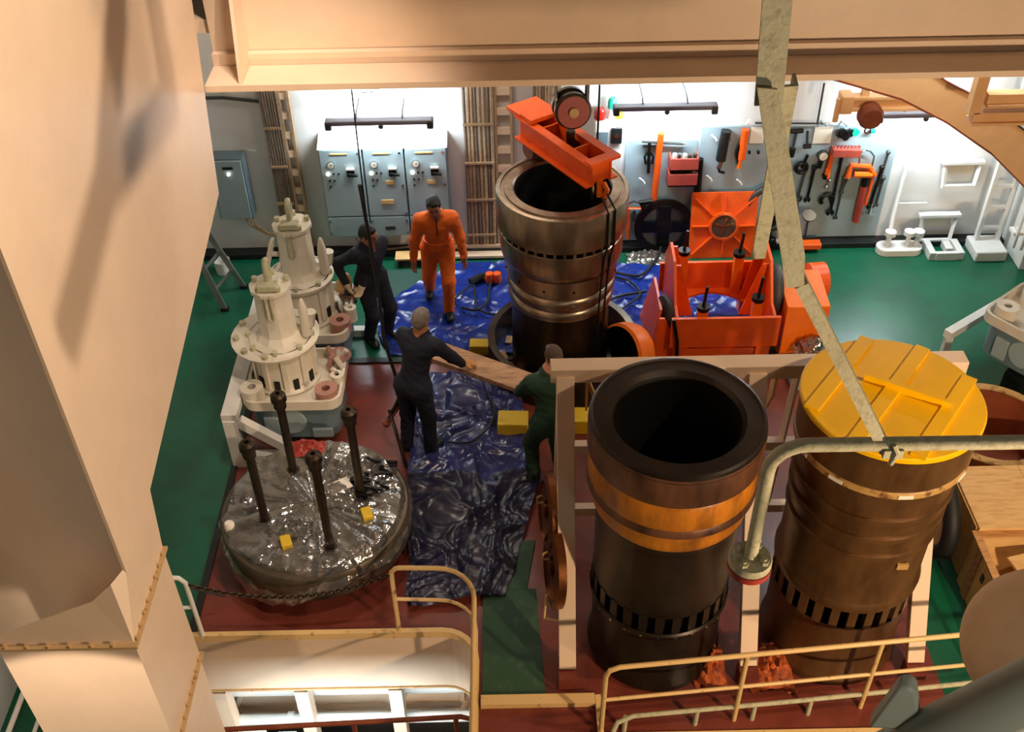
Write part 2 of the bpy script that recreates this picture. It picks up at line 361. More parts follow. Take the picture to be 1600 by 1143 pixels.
G().box((4.16, 11.5, 3.1), (.08, .08, 1.0)).build('hanger', 'hoist_cream', hb, world=True)
tr = G().lathe([(0, -.08), (.12, -.08), (.15, -.02), (.15, .06), (.10, .10), (0, .10)], (4.24, 11.38, 2.40), 16, (0, 1, 0)).build('trolley', 'rust_brown', hb, world=True)
G().tube(arc((4.24, 11.38, 2.22), .035, 0, 2*math.pi, 10)[:-1], .009, 6, closed=True).build('hook', 'rust_brown', hb, world=True)
for nm, lb, y0, zz in (('overhead_beam', 'upper cream overhead beam beyond the curved knee frame', 10.2, 2.98), ('overhead_beam', 'lower cream overhead beam beyond the curved knee frame', 10.2, 2.78)):
    q = atY(1600, 150 if zz > 2.9 else 178, y0); x0 = atY(1535 if zz > 2.9 else 1520, 170, y0).x
    tag(G().box(((x0+7.9)/2, y0, q.z), (7.9-x0, .12, .10)).box(((x0+7.9)/2, y0, q.z-.065), (7.9-x0, .2, .03)).build(nm, 'hoist_cream'), lb, 'beam')
q = atY(1530, 150, 10.15); tag(G().box((q.x, 10.2, q.z+.45), (.12, .12, 1.3)).build('beam_hanger', 'hoist_cream'), 'vertical cream hanger post carrying the two overhead beams', 'post')
# ------------------------------------------------------------------ ladder, column and white fittings at the right of the back wall
tag(G().box((6.92, 11.95, 2.2), (.34, .70, 4.4)).build('column', 'white_paint', bevel=.01), 'thick white steel column beside the wall ladder', 'column')
ld = thing('wall_ladder', 'white vertical ladder in the right corner of the back wall', 'ladder', (6.45, 12.1, 0))
for xx in (-.14, .14): G().box((xx, 0, 1.9), (.05, .07, 3.6)).build('stile', 'white_paint', ld)
for i in range(10): G().box((0, 0, .35+i*.32), (.26, .05, .04)).build('rung', 'white_paint', ld)
G().box((-.02, -.10, .08), (.42, .42, .16)).build('foot', 'white_paint', ld, bevel=.02)
for i, xx in enumerate((6.56, 6.64)):
    tag(G().tube([(xx+.02, 11.62-i*.05, .35), (xx+.02, 11.62-i*.05, 3.4)], .025).box((xx, 11.70, .55), (.05, .16, .04)).build('white_pipe', 'white_paint'), ('left' if i == 0 else 'right')+' of two thin white pipes between ladder and column', 'pipe', 'pipes by the ladder')
tag(G().lathe([(0, 0), (.09, 0), (.09, .5), (.04, .62), (.04, .7), (0, .7)], (7.25, 11.75, 0), 16).build('gas_bottle', 'valve_paint'), 'pale bottle standing right of the white column', 'bottle')
st = thing('folding_step', 'upper white folding bracket frame on the right of the back wall', 'bracket', (5.93, 12.3, .9), group='white wall brackets')
def bracket(root, w=.46, h=.34):
    G().box((0, .0, h), (w+.1, .10, .05)).build('top_bar', 'white_paint', root, .008)
    for s in (-1, 1): G().bar((s*w/2, 0, h), (s*(w/2-.03), -.05, 0), .05, .04).build('side_bar', 'white_paint', root)
    G().box((0, -.05, 0), (w-.02, .05, .05)).build('lower_bar', 'white_paint', root)
    G().box((0, .03, h-.12), (w-.1, .02, .14)).build('back_plate', 'valve_paint', root)
bracket(st)
st = thing('folding_step', 'lower white folding bracket frame above its white floor box', 'bracket', (5.80, 12.26, .08), group='white wall brackets'); bracket(st, .46, .38)
st = thing('floor_box', 'open white steel box frame on the green floor below the bracket', 'box', (5.86, 12.02, 0))
G().box((-.19, 0, .06), (.09, .34, .12)).build('side', 'white_paint', st, .008); G().box((.19, 0, .06), (.09, .34, .12)).build('side', 'white_paint', st, .008)
G().box((0, -.15, .06), (.3, .06, .12)).build('side', 'white_paint', st, .008); G().box((.07, .05, .06), (.1, .2, .1)).build('latch', 'white_paint', st, .008)
st = thing('vent_tray', 'white oval tray with three capped vent pipes at the wall foot', 'vent', (5.28, 12.08, 0))
G().ext([Vector((.18+.13*math.cos(a), .13*math.sin(a), 0)) for a in [R(-90+15*i) for i in range(13)]]+[Vector((-.18+.13*math.cos(a), .13*math.sin(a), 0)) for a in [R(90+15*i) for i in range(13)]], (0, 0, .10)).build('tray', 'white_paint', st, .01)
G().tube([(-.16, .02, .1), (-.16, .02, .28), (-.12, .16, .5), (-.10, .18, 1.35)], .03).build('tall_pipe', 'white_paint', st)
for xx in (-.16, .10, .22): G().lathe([(0, .10), (.03, .1), (.03, .26), (.075, .27), (.075, .33), (0, .35)], (xx, 0, 0), 14).build('vent_cap', 'white_paint', st)
G().box((.1, .2, .62), (.42, .03, .05)).build('pipe_clip', 'white_paint', st)
# ------------------------------------------------------------------ fluorescent wall lamps
def wall_lamp(xa, xb, z, label):
    t = thing('fluorescent_lamp', label, 'lamp', ((xa+xb)/2, 11.90, z), group='fluorescent lamps on the back wall'); L = xb-xa
    G().box((0, 0, .03), (L, .13, .06)).build('housing', 'lamp_grey', t, .015)
    for s in (-1, 1): G().box((s*(L/2-.02), 0, 0), (.08, .15, .11)).build('end_cap', 'dark_grey', t, .015)
    for s in (-1, 1): G().tube([(s*.22*L, 0, .05), (s*.22*L, .12, .10), (s*.22*L, .46, .10)], .014, 6).build('bracket', 'dark_grey', t)
    G().ball((0.02, -.04, -.02), .035).build('starter', 'dark_grey', t)
    for yy in (.09, .14): G().cyl((-L/2+.05, yy, -.01), (L/2-.05, yy, -.01), .017, n=10).build('tube', 'tube_glow', t)
    lamp('lamp_light', 'AREA', (0, .08, -.03), (0, .16, -.2), 60, COOL, L*.9, .05, parent=t)
    lamp('lamp_light', 'AREA', (0, .10, .06), (0, .25, .2), 50, COOL, L*.9, .05, parent=t)
wall_lamp(-2.20, -.92, 2.16, 'fluorescent lamp above the three grey electrical cabinets')
wall_lamp(1.30, 2.53, 2.28, 'fluorescent lamp above the tool board with the dark disc')
wall_lamp(4.52, 5.65, 2.12, 'fluorescent lamp at the right above the bare white wall')
# ------------------------------------------------------------------ cable runs
def cable_run(x0, x1, z1, n, label, side=1, m='cable'):
    t = thing('cable_run', label, 'cables', ((x0+x1)/2, WY, 0)); W = x1-x0; cw = W*.62
    xs0 = -W/2 if side > 0 else W/2-cw
    for i in range(n):
        xx = xs0+cw*(i+.5)/n; r_ = cw/n*.46; j = random.uniform(-.006, .006); b = random.uniform(-.012, .012)
        G().tube([(xx+j, -.10, .02), (xx+j, -.10, .25), (xx, -.10+b, .9), (xx-j, -.10, 1.6), (xx+b, -.10, z1)], r_, 8).build('cable', m if i % 3 else 'cable_dark', t)
    xl = W/2-.33*W if side > 0 else -W/2
    for xx in (xl, xl+.31*W): G().box((xx, -.06, z1/2), (.03, .08, z1)).build('tray_rail', 'cable', t)
    for i in range(int(z1/.27)): G().box((xl+.155*W, -.06, .2+i*.27), (.31*W, .05, .09)).build('rung', 'cream', t)
    for i in range(4): G().box((xs0+cw/2, -.135, .3+i*.55), (cw, .02, .03)).build('clamp', 'cable', t)
cable_run(-3.06, -2.70, 2.9, 7, 'cable run climbing the wall right of the small grey box', 1, 'cable_dark')
cable_run(-.56, .06, 3.0, 8, 'cable run climbing the wall between cabinets and steel liner', 1)
cable_run(.32, .66, 3.0, 6, 'cable run behind the orange lifting beam', 1)
# ------------------------------------------------------------------ small grey box and the cabinets
t = thing('junction_box', 'small grey wall box with a glowing lamp, left of the cables', 'electrical box', (-3.60, WY, .68))
G().box((0, -.11, .45), (.44, .22, .90)).build('body', 'cabinet_side', t, .01); G().box((0, -.235, .45), (.40, .03, .86)).build('door', 'cabinet_grey', t, .008)
G().box((.02, -.255, .78), (.13, .012, .035)).build('name_plate', 'black_paint', t); G().cyl((.02, -.25, .70), (.02, -.275, .70), .018).build('indicator_lamp', 'lamp_glow', t)
t = thing('cable_tail', 'loose cables curving below the small grey box', 'cables', (-3.4, 12.3, .3))
for i in range(3): G().tube([(-.15+i*.05, .0, .40), (-.1+i*.05, -.03, .2), (.1+i*.04, -.03, .06-i*.02), (.36, -.02, .03-i*.03)], .014, 6).build('cable', 'cable', t)
CF = 12.10
def cab_x(px): return atY(px, 300, CF).x
xs = [atY(497, 240, CF).x, atY(566, 240, CF).x, atY(631, 240, CF).x, atY(698, 240, CF).x]
z_t, z_b = atY(560, 232, CF).z, atY(560, 368, CF).z; z_m = atY(560, 337, CF).z
for i, lb in enumerate(('left', 'middle', 'right')):
    a, b = xs[i], xs[i+1]; W = b-a-.006; t = thing('electrical_cabinet', lb+' grey electrical cabinet of the three under the lamp', 'cabinet', ((a+b)/2, CF, z_b), group='grey electrical cabinets')
    H_ = z_t-z_b; hm = z_m-z_b; d = WY-CF
    G().box((0, d/2, H_/2), (W, d, H_)).build('body', 'cabinet_side', t)
    G().ext([(-W/2-.01, -.02, H_), (-W/2-.01, d, H_), (-W/2-.01, d, H_+.10)], (W+.02, 0, 0)).build('sloped_top', 'white_paint', t)
    G().box((0, -.012, (H_+hm)/2), (W-.02, .025, H_-hm-.02)).build('door', 'cabinet_grey', t, .004)
    G().box((0, -.012, hm/2), (W-.02, .025, hm-.02)).build('lower_panel', 'cabinet_grey', t, .004)
    ga = G().cyl((0, 0, 0), (0, -.03, 0), .05, n=20).build('gauge', 'chrome', t); ga.location = (-W*.24, -.024, H_*.84)
    G().cyl((0, -.03, 0), (0, -.034, 0), .04, n=20).build('dial', 'paper', ga); G().box((.008, -.036, .01), (.005, .004, .035)).build('needle', 'black_paint', ga)
    sw = G().box((0, -.02, 0), (.10, .04, .10)).build('main_switch', 'black_steel', t, .006); sw.location = (W*.20, -.024, H_*.75)
    G().bar((-.03, -.05, .0), (.09, -.06, -.02), .03, .025).build('handle', 'black_paint', sw); G().box((0, -.03, .065), (.10, .04, .02)).build('hood', 'paper', sw)
    G().cyl((-W*.33, -.024, H_*.74), (-W*.33, -.045, H_*.74), .022).build('indicator_lamp', 'lamp_glow', t)
    bt = G().cyl((0, 0, 0), (0, -.02, 0), .013, n=8).mesh('push_button', 'black_paint')
    for (u, v) in ((-.20, .74), (-.09, .74), (-.31, .665), (-.20, .665), (-.31, .60)): inst('push_button', bt, t, (u*W, -.024, v*H_))
    bo = G().cyl((0, 0, 0), (0, -.02, 0), .014, n=8).mesh('fastener', 'chrome')
    for (u, v) in ((.40, .96), (.42, .60), (.44, .275), (-.44, .19), (-.44, .05), (.44, .19), (.44, .05)): inst('fastener', bo, t, (u*W, -.024, v*H_))
    G().box((-.02, -.027, H_*.955), (.22, .006, .02)).build('name_plate', 'rail_paint', t)
    if i == 1:
        G().box((.0, -.028, H_*.41), (.16, .008, .06)).build('warning_plate', 'ply', t); G().box((.0, -.028, H_*.10), (.13, .008, .05)).build('name_plate', 'dark_grey', t)
    if i: G().box((.1*W, -.028, H_*.63), (.10, .008, .05)).build('note', 'ply', t)
t = thing('cable_tail', 'loose grey cables hanging under the electrical cabinets', 'cables', (-1.8, 12.25, .05))
for i in range(4): G().tube([(-.3+i*.06, .05, .2), (-.22+i*.06, -.02, .08), (.1, -.02, .02+i*.01), (.42+i*.05, .0, .07), (.5+i*.04, .05, .2)], .011, 6).build('cable', 'cable', t)
q = atY(588, 145, 12.2); tag(G().cyl((q.x, 12.3, q.z-.05), (q.x, 12.3, q.z+.12), .03, n=10).tube([(q.x, 12.3, q.z-.03), (q.x-.2, 12.33, q.z-.06)], .008, 6).build('pipe_end', 'dark_grey'), 'dark pipe stub above the cabinet lamp', 'pipe')
g = G().tube([(-4.4, 12.3, 2.34), (-3.5, 12.3, 2.34), (-3.2, 12.3, 2.30), (-3.05, 12.3, 2.28)], .022, 8); tag(g.build('conduit', 'dark_grey'), 'dark conduit along the wall top left of the cables', 'conduit')
# ------------------------------------------------------------------ alarm column with beacons
t = thing('alarm_box', 'white alarm box on the wall behind the orange beam', 'electrical box', (1.27, WY, 1.30))
G().box((0, -.10, .34), (.34, .20, .68)).build('body', 'white_paint', t, .01); G().box((.10, -.215, .50), (.14, .03, .22)).build('horn', 'black_paint', t, .01)
G().cyl((.10, -.23, .50), (.10, -.236, .50), .03).build('horn_centre', 'chrome', t); G().box((-.08, -.21, .40), (.14, .02, .3)).build('panel', 'cabinet_side', t)
for nm, xx, zz, m_, s in (('red', 1.16, 1.98, 'red_lens', .075), ('green', 1.31, 2.12, 'green_lens', .06), ('yellow', 1.40, 1.98, 'yellow_lens', .05)):
    t = thing('alarm_beacon', nm+' alarm beacon above the white alarm box', 'beacon', (xx, 12.24, zz), group='alarm beacons')
    G().cyl((0, 0, -.02-(.12 if nm == 'green' else 0)), (0, 0, .02), s*.8).build('base', 'white_paint', t)
    G().lathe([(s, 0), (s, .08), (s*.7, .13), (0, .15)], (0, 0, .02), 16).build('lens', m_, t)
# ================================================================== TOOL BOARDS
def board(px0, py0, px1, py1, label):
    z0 = .10
    return tag(G().box(((px0+px1)/2, 12.34, (py0+z0)/2), (px1-px0, .03, py0-z0)).build('tool_board', 'board_grey', bevel=.004), label, 'board', 'tool boards on the back wall')
board(1.52, 1.62, 2.44, 0, 'grey tool board holding the dark disc and orange pole')
board(2.47, 1.80, 3.56, 0, 'grey tool board above the orange square plate')
board(3.60, 1.78, 5.02, 0, 'grey tool board at the right crowded with hanging tools')
def T(px, py, Y=12.27): return atY(px, py, Y)
def tool(name, label, cat, px, py, group='tools hung on the boards'):
    p = T(px, py); return thing(name, label, cat, p, group=group)
def rods(root, name, m, segs, r, n=8):
    g = G()
    for s in segs: g.tube([T(*p) for p in s], r, n)
    return g.build(name, m, root, world=True)
# puller
t = tool('gear_puller', 'black gear puller hung left of the orange pole', 'puller', 1014, 270)
rods(t, 'screw', 'black_steel', [[(1015, 222), (1013, 270)]], .022); rods(t, 'jaw', 'black_steel', [[(1014, 236), (1007, 245), (1009, 256)]], .016)
rods(t, 'jaw', 'black_steel', [[(1014, 236), (1021, 245), (1019, 256)]], .016); rods(t, 'cross_bar', 'black_steel', [[(1005, 228), (1025, 228)]], .014)
t = tool('shelf_bar', 'thin dark shelf bar across the top of the disc board', 'bar', 1030, 222); rods(t, 'bar', 'dark_grey', [[(1003, 221), (1068, 225)]], .018)
rods(t, 'tip', 'chrome', [[(1066, 225), (1070, 225)]], .024)
t = tool('lever_pole', 'long orange pole standing upright beside the dark disc', 'pole', 1022, 316)
rods(t, 'pole', 'orange', [[(1033, 208), (1021, 316)]], .042, 12); rods(t, 'collar', 'chrome', [[(1022, 312), (1020, 322)]], .055, 12)
# red boxes
for k, (y0, y1, lb) in enumerate(((240, 258, 'upper'), (264, 282, 'lower'))):
    a, b = T(1046+(-3 if k else 0), y0), T(1088-(2 if k else 0), y1)
    t = thing('parts_bin', lb+' red steel bin of loose parts on the tool board', 'bin', ((a.x+b.x)/2, 12.33, b.z), group='red parts bins')
    W = b.x-a.x; H_ = a.z-b.z
    G().box((0, -.20, H_/2), (W, .02, H_)).build('front', 'red_box', t); G().box((0, -.11, .01), (W, .2, .02)).build('bottom', 'red_box', t)
    for s in (-1, 1): G().box((s*(W/2-.01), -.10, H_/2), (.02, .2, H_)).build('side', 'red_box', t)
    for i in range(5): G().cyl((-W/2+.05+i*W/5.5, -.1, .02), (-W/2+.06+i*W/5.5, -.12, H_+random.uniform(0, .04)), .028, n=8).build('fitting', random.choice(('chrome', 'cover_steel', 'paper')), t)
t = tool('pry_bar', 'thick black bar standing between the two left tool boards', 'bar', 1082, 372); rods(t, 'bar', 'black_steel', [[(1094, 248), (1090, 300), (1082, 372)]], .045, 10); rods(t, 'clip', 'white_paint', [[(1084, 313), (1091, 316)]], .03)
# dark disc with four holes
c = T(1037, 355, 12.16); t = thing('valve_disc', 'large dark disc with four round openings leaning on the wall', 'disc', (c.x, c.y, .0)); rr = .40
g = G().lathe([(.30, -.02), (rr, -.02), (rr, .03), (.30, .03)], (0, 0, .42), 40, (0, -1, .12), closed=True); g.build('rim', 'black_steel', t)
g = G()
for i in range(4):
    a = R(45*0+90*i); g.bar((math.cos(a)*.06, 0, .42+math.sin(a)*.06), (math.cos(a)*.32, 0, .42+math.sin(a)*.32), .04, .16, (math.cos(a+R(90)), 0, math.sin(a+R(90))))
g.lathe([(0, -.04), (.12, -.04), (.12, .04), (0, .04)], (0, 0, .42), 24, (0, -1, .12)); g.build('spokes', 'black_steel', t)
G().lathe([(0, 0), (.32, 0)], (0, .06, .42), 32, (0, -1, .12)).build('back_plate', 'cabinet_side', t)
G().tube([(-.28, -.03, .72), (-.34, -.03, .82), (-.18, -.05, .85)], .04, 8).build('lug', 'black_steel', t)
t = tool('clamp_frame', 'small orange clamp frame low beside the steel liner', 'clamp', 990, 355); rods(t, 'frame', 'orange', [[(981, 372), (982, 325), (1004, 325), (1003, 372)]], .028); rods(t, 'hoop', 'dark_grey', [[(978, 320), (990, 314), (1010, 320)]], .014); rods(t, 'screw', 'dark_grey', [[(991, 330), (990, 345)]], .02)
# orange square plate with round centre
a, b = T(1094, 296, 12.1), T(1176, 385, 11.98)
t = thing('lapping_plate', 'square orange plate with radial ribs and round grey centre', 'plate', ((a.x+b.x)/2-.02, 12.02, .0)); W = .88; H_ = .93; tl = Matrix.Rotation(R(-12), 3, 'X')
def Q(x, y, z): return tl @ Vector((x, y, z))
g = G().box(tl @ Vector((0, 0, H_/2)), (W, .03, H_), M=tl); g.build('plate', 'orange', t, .004)
for i in range(8):
    an = R(45*i+ (0 if i % 2 == 0 else 0)); c_, s_ = math.cos(an), math.sin(an); L = .44 if i % 2 == 0 else .60
    G().bar(Q(c_*.16, -.03, H_/2+s_*.16), Q(c_*L*.96, -.03, H_/2+s_*L*.96), .016, .05, Q(0, -1, 0)).build('rib', 'orange', t)
cc = Q(0, -.02, H_/2); ax = Q(0, -1, 0)
G().lathe([(.20, 0), (.20, .04), (.165, .045), (.165, .0)], cc, 32, ax).build('ring', 'orange', t); G().lathe([(0, .03), (.165, .03)], cc, 32, ax).build('centre_disc', 'cover_steel', t)
g = G()
for an in (20, 75, 160, 250): g.bar(cc+Q(0, -.035, 0), cc+Q(.13*math.cos(R(an)), -.035, .13*math.sin(R(an))), .02, .01, ax)
g.build('centre_marks', 'chrome', t)
# chain tools
t = tool('chain_hoist', 'black chain hoist hung on the middle tool board', 'hoist', 1128, 265); rods(t, 'body', 'black_paint', [[(1135, 204), (1131, 222)], [(1131, 222), (1126, 250)]], .065, 10); rods(t, 'lower_hook', 'chrome', [[(1127, 250), (1124, 262)]], .03); rods(t, 'hook', 'black_steel', [[(1122, 260), (1124, 268), (1132, 270)]], .018); rods(t, 'name_band', 'cover_steel', [[(1135, 217), (1137, 220)]], .05)
t = tool('lever_hoist', 'orange lever hoist hung beside the black one', 'hoist', 1156, 262); rods(t, 'body', 'orange', [[(1165, 202), (1158, 248)]], .05, 10); rods(t, 'lever', 'orange_bright', [[(1157, 244), (1154, 262)]], .03); rods(t, 'chain', 'black_steel', [[(1157, 226), (1152, 240), (1154, 258)]], .022); rods(t, 'hook', 'chrome', [[(1158, 245), (1154, 250)]], .018)
for px0, px1, lb in ((1175, 1193, 'paper notice beside the orange lever hoist'), (1275, 1298, 'paper notice at the top of the crowded tool board')):
    a, b = T(px0, 201), T(px1, 226); tag(G().box(((a.x+b.x)/2, 12.315, (a.z+b.z)/2), (b.x-a.x, .012, a.z-b.z)).build('notice', 'paper'), lb, 'paper')
t = tool('wall_light', 'small white spot lamp at the top of the middle board', 'lamp', 1172, 193); rods(t, 'body', 'white_paint', [[(1168, 190), (1174, 193)]], .04)
for (px, py, lb) in ((1116, 214, 'small white clip left of the black hoist'), (1108, 277, 'white hook tag above the orange plate'), (1155, 283, 'white hook right of the hook tag'), (1003, 281, 'white knob on the disc board')):
    t = tool('wall_clip', lb, 'clip', px, py); rods(t, 'clip', 'white_paint', [[(px-4, py-3), (px+2, py+2), (px+4, py+6)]], .014)
for px in (1171, 1185): t = tool('peg', ('left' if px < 1180 else 'right')+' of two small black pegs under the paper notice', 'peg', px, 238); rods(t, 'peg', 'black_paint', [[(px, 236), (px, 240)]], .018)
# top rail of crowded board
t = tool('wall_conduit', 'thin dark conduit from the beam down to the crowded board', 'conduit', 1270, 193); rods(t, 'pipe', 'dark_grey', [[(1288, 130), (1277, 193)], [(1180, 192), (1290, 193)]], .014)
for px, lb in ((1283, 'left'), (1315, 'right')): t = tool('coat_hook', lb+' white angle hook above the crowded board', 'hook', px, 192); rods(t, 'hook', 'board_grey', [[(px-6, 198), (px, 189), (px+9, 196)]], .016)
# hanging tools of the crowded board
def spanner(label, p0, p1, r=.018, head=.05, m='dark_grey'):
    t = tool('spanner', label, 'spanner', p1[0], p1[1]); rods(t, 'shaft', m, [[p0, p1]], r); a = T(*p1)
    G().tube(arc(a, head, R(-60), R(240), 10, 'xz'), r, 8).build('jaw', m, t, world=True); G().ball(T(*p0), r*1.8).build('ring_end', m, t, world=True)
def hammer(label, p0, p1, m='dark_grey', w=10):
    t = tool('hammer', label, 'hammer', p1[0], p1[1]); rods(t, 'handle', m, [[p0, p1]], .018); rods(t, 'head', 'black_steel', [[(p0[0]-w, p0[1]+1), (p0[0]+w, p0[1])]], .032)
hammer('sledge hammer with long handle behind the bracket bar', (1245, 204), (1236, 245))
t = tool('socket', 'black socket at the foot of the sledge hammer', 'socket', 1237, 243); rods(t, 'socket', 'black_steel', [[(1239, 232), (1236, 244)]], .04)
hammer('short black mallet hanging head down', (1261, 228), (1262, 205), w=6)
t = tool('valve_cluster', 'cluster of black valve handwheels at the top right of the board', 'valves', 1326, 210)
for i, (px, py) in enumerate(((1312, 209), (1320, 213), (1328, 207), (1336, 206), (1316, 206), (1324, 209))): G().lathe([(.0, -.02), (.05, -.02), (.05, .03), (.0, .03)], T(px, py), 10, (.2, -1, .1)).build('handwheel', 'black_steel' if i != 3 else 'green_lens', t, world=True)
t = tool('small_valve', 'single small green valve right of the valve cluster', 'valve', 1363, 205); rods(t, 'wheel', 'green_lens', [[(1360, 205), (1367, 204)]], .03); rods(t, 'stem', 'dark_grey', [[(1355, 207), (1362, 205)]], .015)
for px0, px1, lb in ((1300, 1320, 'left'), (1322, 1341, 'right')):
    a, b = T(px0, 229), T(px1, 240); t = thing('socket_tray', lb+' red socket tray on the crowded board', 'tray', ((a.x+b.x)/2, 12.24, b.z), group='red socket trays')
    G().box((0, 0, (a.z-b.z)/2), (b.x-a.x, .14, a.z-b.z)).build('tray', 'red_box', t, .005)
    for i in range(4): G().cyl((-.06+i*.045, 0, .08), (-.06+i*.045, 0, a.z-b.z+.03), .014, n=8).build('socket', 'chrome', t)
t = tool('pressure_gauge', 'round white pressure gauge on the crowded board', 'gauge', 1286, 244); G().lathe([(0, -.03), (.07, -.03), (.07, .03), (.055, .035)], T(1286, 243), 20, (0, -1, .1)).build('case', 'dark_grey', t, world=True); G().lathe([(0, .032), (.056, .032)], T(1286, 243), 20, (0, -1, .1)).build('dial', 'paper', t, world=True); rods(t, 'hose', 'black_steel', [[(1284, 250), (1280, 262)]], .03)
t = tool('hydraulic_pump', 'orange and black hand pump below the red socket trays', 'pump', 1294, 278); rods(t, 'body', 'orange', [[(1300, 240), (1292, 278)]], .034); rods(t, 'handle', 'orange_bright', [[(1294, 262), (1291, 275)]], .03); rods(t, 'grip', 'black_steel', [[(1290, 272), (1289, 279)]], .035)
t = tool('chain_wrench', 'black chain wrench coil left of the gauge', 'wrench', 1252, 262); G().tube(arc(T(1252, 262), .07, 0, 2*math.pi, 14)[:-1], .03, 8, closed=True).build('coil', 'black_steel', t, world=True); rods(t, 'handle', 'black_steel', [[(1262, 242), (1253, 262)]], .022)
spanner('long spanner hanging under the chain wrench', (1258, 268), (1246, 310)); spanner('dark spanner with square end below the gauge', (1273, 262), (1261, 312), .02, .03, 'black_steel')
spanner('very long black spanner rod in the middle of the board', (1316, 242), (1297, 332), .022, .035, 'black_steel'); spanner('thin long spanner right of the black rod', (1320, 278), (1305, 340), .016, .02); spanner('thin dark rod left of the orange puller', (1326, 275), (1315, 300), .014, .02)
t = tool('hook_spanner', 'dark hook spanner low on the crowded board', 'spanner', 1290, 312); G().tube(arc(T(1292, 312), .08, R(-20), R(220), 12), .03, 8).build('hook', 'black_steel', t, world=True); rods(t, 'grip', 'black_steel', [[(1298, 306), (1300, 318)]], .03)
spanner('polished small spanner under the orange hand pump', (1296, 282), (1292, 293), .012, .02, 'chrome')
# orange puller and hydraulic jack
t = tool('hydraulic_puller', 'orange hydraulic puller frame with wire handle', 'puller', 1350, 275)
rods(t, 'yoke', 'orange', [[(1324, 277), (1330, 258), (1358, 260), (1366, 274)]], .04); rods(t, 'ram', 'orange_bright', [[(1334, 272), (1362, 272)]], .05); rods(t, 'bail', 'chrome', [[(1342, 256), (1344, 240), (1351, 234), (1360, 236), (1366, 244), (1362, 260)]], .012)
t = tool('hydraulic_ram', 'long red orange hydraulic ram hanging below the orange puller', 'ram', 1336, 346); rods(t, 'cylinder', 'red_paint', [[(1350, 290), (1337, 346)]], .045, 12); rods(t, 'top', 'black_steel', [[(1353, 276), (1350, 290)]], .045, 12); rods(t, 'hose', 'orange', [[(1364, 272), (1362, 285), (1356, 305), (1352, 320)]], .022)
spanner('tall grey rod at the right edge of the board', (1388, 238), (1372, 290), .018, .02); spanner('pair rod with round foot near the right edge', (1378, 262), (1359, 322), .022, .03, 'black_steel'); spanner('dark rod right of the round footed one', (1380, 278), (1368, 320), .02, .02)
t = tool('tool_stand', 'steel stand with round foot at the lower right of the board', 'stand', 1356, 334); rods(t, 'foot', 'chrome', [[(1348, 334), (1366, 335)]], .016); rods(t, 'post', 'chrome', [[(1362, 318), (1358, 334)]], .024)
t = tool('disc_on_stem', 'grey disc on a thin stem at the foot of the board', 'stand', 1262, 368)
G().lathe([(0, -.01), (.09, -.01), (.09, .02), (0, .02)], T(1264, 337, 12.1), 20, (0, -.5, 1)).build('disc', 'cover_steel', t, world=True); rods(t, 'stem', 'dark_grey', [[(1263, 342), (1258, 370)]], .014); rods(t, 'foot', 'black_steel', [[(1254, 371), (1276, 371)]], .018)
t = tool('coiled_ring', 'dark ring coil behind the diagonal bracket bar', 'ring', 1240, 320); G().tube(arc(T(1205, 325, 12.2), .32, 0, 2*math.pi, 28)[:-1], .045, 10, closed=True).build('ring', 'dark_grey', t, world=True)
p = atZ(1258, 385, 0); tag(G().box((p.x, 12.14, .10), (.34, .14, .08)).box((p.x-.1, 12.14, .04), (.1, .12, .08)).build('orange_block', 'orange', bevel=.01), 'small orange block on the floor below the crowded board', 'block')
p = atY(1180, 355, 12.25)
for i in range(2): tag(G().tube([(3.55+i*.14, 12.22, .1), (3.5+i*.12, 12.2, .3), (3.58+i*.1, 12.22, .5)], .035, 8).ball((3.55+i*.14, 12.2, .14), .07, sc=(1.3, 1, .8)).build('hanging_bag', 'paper' if i else 'black_steel'), ('dark' if i == 0 else 'pale')+' bundle hanging right of the orange plate', 'bundle')
# ================================================================== FLOOR BY THE WALL
t = thing('step_ladder', 'aluminium step ladder standing behind the big duct', 'ladder', (-3.7, 11.2, 0))
A0, A1, top = Vector((.02, -.15, 0)), Vector((.18, .33, 0)), Vector((-.42, .02, 1.55))
for a in (A0, A1):
    b = top+Vector((.05, .0, 0))+(Vector((.02, -.12, 0)) if a is A0 else Vector((.08, .17, 0)))
    G().bar(a, b, .07, .03, (0, 1, 0)).build('front_rail', 'alu', t); G().box(a+Vector((0, 0, .02)), (.10, .06, .04)).build('foot', 'rubber', t)
for k in range(1, 5):
    f_ = k/5; G().bar(A0.lerp(top+Vector((.07, -.12, 0)), f_), A1.lerp(top+Vector((.13, .17, 0)), f_), .05, .025).build('tread', 'chrome', t)
for a in (Vector((-.72, -.2, 0)), Vector((-.55, .38, 0))): G().bar(a, top+Vector((0, .1 if a.y > 0 else -.1, 0)), .04, .025, (0, 1, 0)).build('rear_rail', 'alu', t)
tag(G().lathe([(0, 0), (.09, 0), (.11, .2), (.10, .2), (.08, .02)], (-3.86, 11.9, 0), 16).build('bucket', 'white_paint'), 'white bucket on the floor behind the step ladder', 'bucket')
a, b = atZ(622, 412, .12), atZ(662, 395, .12)
t = thing('bench_shelf', 'pale yellow shelf on a low dark support near the cabinets', 'shelf', ((a.x+b.x)/2, 12.0, 0)); G().box((.05, 0, .14), (.52, .20, .03)).build('top', 'ply', t, .005)
for s in (-.15, .22): G().box((s, 0, .065), (.04, .16, .13)).build('support', 'black_paint', t)
tag(G().box((-.33, 12.16, .05), (.85, .20, .04)).box((-.33, 12.25, .09), (.85, .03, .08)).build('cable_tray_sill', 'cream', bevel=.004), 'pale sill under the middle cable run', 'sill')
